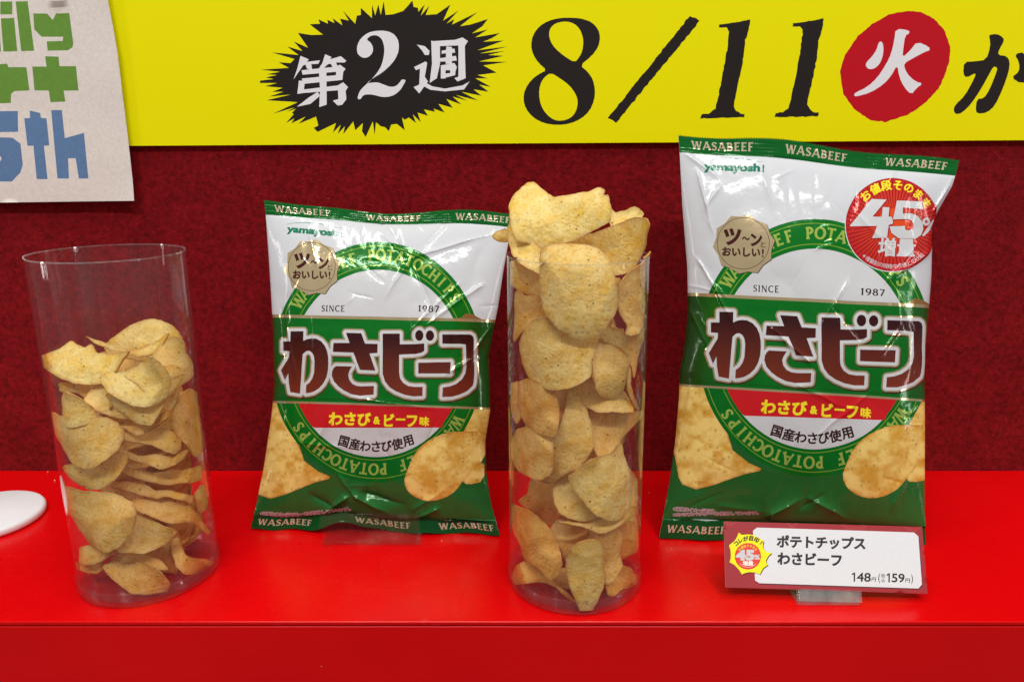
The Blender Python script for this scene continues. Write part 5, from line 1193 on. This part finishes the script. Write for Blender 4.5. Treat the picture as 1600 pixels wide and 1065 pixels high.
HALF = [
 (H1, [(620, 260), (700, 190), (800, 110), (900, 55), (990, 40), (1080, 60), (1180, 95), (1230, 140), (1280, 210), (1290, 330), (1100, 400), (900, 400), (750, 360), (640, 320)], .30, 12, 6, -3, 90, .18, 'round topped chip standing at the back, highest in the half empty tube'),
 (H1, [(80, 400), (160, 350), (250, 290), (310, 215), (370, 250), (420, 275), (470, 235), (500, 260), (530, 320), (620, 330), (760, 330), (880, 345), (850, 375), (780, 410), (710, 480), (600, 560), (480, 585), (340, 575), (250, 540), (150, 480), (95, 430)], -.35, 36, -10, 4, 20, .08, 'pale wing like chip reaching to the left wall at the top of the half tube'),
 (H1, [(480, 220), (560, 240), (640, 255), (720, 280), (820, 300), (940, 280), (1050, 240), (1130, 200), (1180, 190), (1080, 320), (960, 345), (860, 352), (760, 330), (660, 300), (560, 275)], -.02, 34, 10, 4, 0, .08, 'thin pale strip of chip crossing the middle at the top of the half tube'),
 (H1, [(1000, 330), (1130, 210), (1200, 180), (1270, 240), (1290, 330), (1330, 400), (1348, 520), (1290, 580), (1160, 640), (1060, 560), (1000, 440)], -.12, 8, 26, 4, 30, .32, 'chip leaning to the right wall at the top of the half tube'),
 (H1, [(710, 490), (800, 450), (900, 400), (1000, 360), (1080, 370), (1140, 410), (1165, 460), (1150, 560), (1100, 620), (1070, 690), (1030, 715), (950, 680), (870, 600), (800, 540)], -.56, 20, -8, 5, 50, .12, 'pale curled chip in the centre near the top of the half tube'),
 (H1, [(605, 560), (640, 520), (760, 480), (950, 500), (1120, 560), (1280, 535), (1320, 540), (1280, 600), (1200, 670), (1080, 730), (960, 760), (850, 765), (750, 730), (660, 680), (620, 620)], -.58, 42, 4, 4, 0, .14, 'bowl shaped chip under the pale curled chip'),
 (H1, [(290, 570), (400, 540), (560, 540), (650, 590), (700, 680), (720, 790), (560, 790), (450, 720), (380, 660), (290, 650)], -.38, 16, -14, 3, 0, .26, 'chip below the pale wing like chip at the left'),
 (H2, [(160, 150), (230, 50), (300, 75), (370, 120), (430, 220), (450, 320), (330, 360), (220, 340), (160, 240)], -.72, 8, -16, -2, 0, .22, 'small thin pale chip flat against the upper left wall of the half tube'),
 (H2, [(390, 150), (420, 20), (550, -20), (640, 90), (700, 180), (760, 285), (650, 285), (540, 245), (450, 210)], -.56, 22, -4, 3, 40, .22, 'pale chip below the bowl shaped chip, left of centre'),
 (H2, [(590, 80), (680, 60), (780, 80), (900, 100), (1060, 120), (1030, 230), (960, 340), (910, 345), (820, 320), (720, 260), (640, 180)], -.54, 20, 4, -3, 60, .26, 'pointed chip directly below the bowl shaped chip'),
 (H2, [(1180, 60), (1160, 150), (1110, 210), (1030, 270), (960, 330), (980, 200), (1060, 110)], -.34, 20, 16, 2, 30, .34, 'small folded chip below the right end of the bowl shaped chip'),
 (H2, [(520, 260), (640, 270), (760, 280), (870, 310), (930, 330), (1000, 280), (1120, 220), (1110, 300), (1000, 360), (900, 400), (830, 430), (740, 390), (640, 330)], -.46, 36, 4, 3, 0, .42, 'wide shallow chip below the pointed chip in the half tube'),
 (H2, [(1140, 140), (1190, 60), (1260, 20), (1312, 60), (1335, 200), (1352, 350), (1375, 470), (1352, 560), (1290, 600), (1230, 500), (1160, 440), (1085, 350), (1110, 250)], -.22, 2, 34, -3, 0, .66, 'dark tan chip standing against the right wall of the half tube'),
 (H2, [(110, 250), (160, 220), (200, 250), (320, 280), (450, 270), (540, 275), (620, 330), (665, 400), (675, 480), (640, 570), (570, 640), (490, 690), (420, 705), (330, 680), (240, 640), (190, 550), (150, 420), (120, 320)], -.78, 10, -14, -3, 30, .38, 'smooth oval chip at the left front, above the middle of the half tube'),
 (H2, [(640, 390), (740, 380), (850, 390), (1000, 350), (1100, 380), (1210, 470), (1215, 550), (1140, 590), (1060, 560), (950, 510), (830, 490), (700, 475)], -.44, 36, 6, 4, 10, .42, 'folded ribbon like chip right of the smooth oval chip'),
 (H2, [(670, 470), (760, 570), (850, 600), (980, 580), (1100, 600), (1290, 580), (1230, 650), (1130, 690), (1020, 705), (900, 670), (800, 635), (640, 575)], -.40, 44, 8, 4, 0, .50, 'lower folded chip with a sagging rim, right of the smooth oval chip'),
 (H3, [(230, 130), (400, 120), (560, 80), (650, 40), (730, 60), (738, 130), (700, 230), (620, 290), (520, 340), (430, 345), (340, 310), (270, 240)], -.64, 14, -10, -3, 60, .36, 'chip peeking out beneath the smooth oval chip at the left'),
 (H3, [(690, 175), (820, 185), (950, 200), (1110, 170), (1210, 185), (1300, 180), (1378, 170), (1372, 280), (1280, 300), (1200, 290), (1100, 300), (950, 280), (820, 255), (720, 225)], -.30, 50, 8, 3, 0, .58, 'level chip seen on its wavy rim, upper of two in the middle right'),
 (H3, [(610, 350), (740, 280), (900, 300), (970, 340), (1090, 340), (1200, 380), (1310, 425), (1300, 490), (1180, 435), (1050, 395), (970, 408), (850, 385), (720, 368)], -.38, 52, 8, 3, 0, .54, 'level chip seen on its rim, lower of two in the middle right'),
 (H3, [(730, 455), (860, 408), (970, 405), (1090, 415), (1200, 440), (1290, 500), (1350, 590), (1440, 700), (1405, 718), (1330, 650), (1250, 610), (1120, 630), (1000, 600), (860, 540), (780, 500)], -.42, 34, 12, 4, 20, .62, 'long tan chip sloping down to the right wall of the half tube'),
 (H3, [(230, 255), (320, 300), (400, 345), (520, 355), (640, 400), (740, 460), (800, 550), (812, 640), (780, 740), (720, 800), (620, 850), (500, 868), (400, 850), (330, 790), (290, 700), (262, 520), (242, 380)], -.80, 10, -14, -4, 50, .48, 'big disc like chip at the lower left front of the half tube'),
 (H4, [(305, 300), (420, 270), (560, 290), (620, 330), (540, 400), (480, 430), (400, 432), (330, 412)], -.58, 14, -16, -2, 0, .52, 'chip just below the big disc like chip at the left wall'),
 (H4, [(335, 420), (430, 390), (560, 400), (560, 490), (470, 512), (400, 502), (350, 475)], -.46, 30, -10, 2, 0, .78, 'orange chip lying low at the left of the half tube'),
 (H4, [(770, 20), (900, 50), (1000, 90), (1090, 125), (1185, 138), (1130, 200), (1050, 270), (950, 320), (860, 345), (760, 315), (700, 285), (740, 160)], -.60, 18, 4, 4, 30, .36, 'yellowish pointed chip right of the big disc like chip'),
 (H4, [(500, 440), (580, 380), (690, 320), (800, 325), (900, 345), (1000, 390), (1045, 462), (1000, 475), (900, 440), (780, 422), (640, 428), (550, 440)], -.56, 40, 0, -4, 0, .64, 'arched chip above the lowest front chip of the half tube'),
 (H4, [(515, 450), (640, 415), (780, 405), (920, 430), (1040, 470), (1102, 560), (1100, 610), (1050, 680), (980, 730), (900, 738), (800, 702), (700, 632), (610, 562)], -.70, 14, 0, 4, 40, .60, 'lowest front chip, resting on the base of the half tube'),
 (H4, [(1080, 230), (1130, 205), (1180, 280), (1230, 350), (1300, 375), (1380, 400), (1440, 460), (1400, 510), (1310, 538), (1220, 505), (1150, 430), (1100, 330)], -.34, 12, 14, -5, 130, .64, 'rolled finger like chip at the lower right of the half tube'),
 (H4, [(900, 330), (1070, 260), (1120, 400), (1175, 470), (1150, 525), (1085, 565), (1000, 520)], -.20, 10, 6, 3, 0, .74, 'brown chip in shade behind the lowest front chip'),
 (H3, [(1080, 600), (1250, 560), (1330, 640), (1310, 710), (1190, 770), (1090, 700)], .05, 18, 10, 2, 0, .82, 'reddish chip in shade beneath the long sloping tan chip'),
 (H3, [(1300, 380), (1382, 300), (1402, 400), (1412, 520), (1350, 560), (1310, 470)], -.12, 2, 42, 2, 0, .58, 'tan chip against the middle right wall of the half tube'),
]
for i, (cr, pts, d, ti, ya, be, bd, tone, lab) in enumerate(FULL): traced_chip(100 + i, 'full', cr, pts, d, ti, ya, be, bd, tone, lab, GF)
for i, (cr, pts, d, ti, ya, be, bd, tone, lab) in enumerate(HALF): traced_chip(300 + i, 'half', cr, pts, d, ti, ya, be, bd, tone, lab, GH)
# chips deeper in the pile, glimpsed through the gaps
def filler(tube, n, z0, z1, seed, label, group):
    rg = np.random.default_rng(seed)
    for i in range(n):
        z = z0 + (z1 - z0) * (i + .5) / n; x0, y0 = TUBES[tube]; a = rg.random() * 6.28; dr = .30 * RT
        px = proj(np.array([x0 + dr * math.cos(a), y0 + .25 * RT, z]))
        k = z / HT  # browner towards the base, the pile's shade put into the tone
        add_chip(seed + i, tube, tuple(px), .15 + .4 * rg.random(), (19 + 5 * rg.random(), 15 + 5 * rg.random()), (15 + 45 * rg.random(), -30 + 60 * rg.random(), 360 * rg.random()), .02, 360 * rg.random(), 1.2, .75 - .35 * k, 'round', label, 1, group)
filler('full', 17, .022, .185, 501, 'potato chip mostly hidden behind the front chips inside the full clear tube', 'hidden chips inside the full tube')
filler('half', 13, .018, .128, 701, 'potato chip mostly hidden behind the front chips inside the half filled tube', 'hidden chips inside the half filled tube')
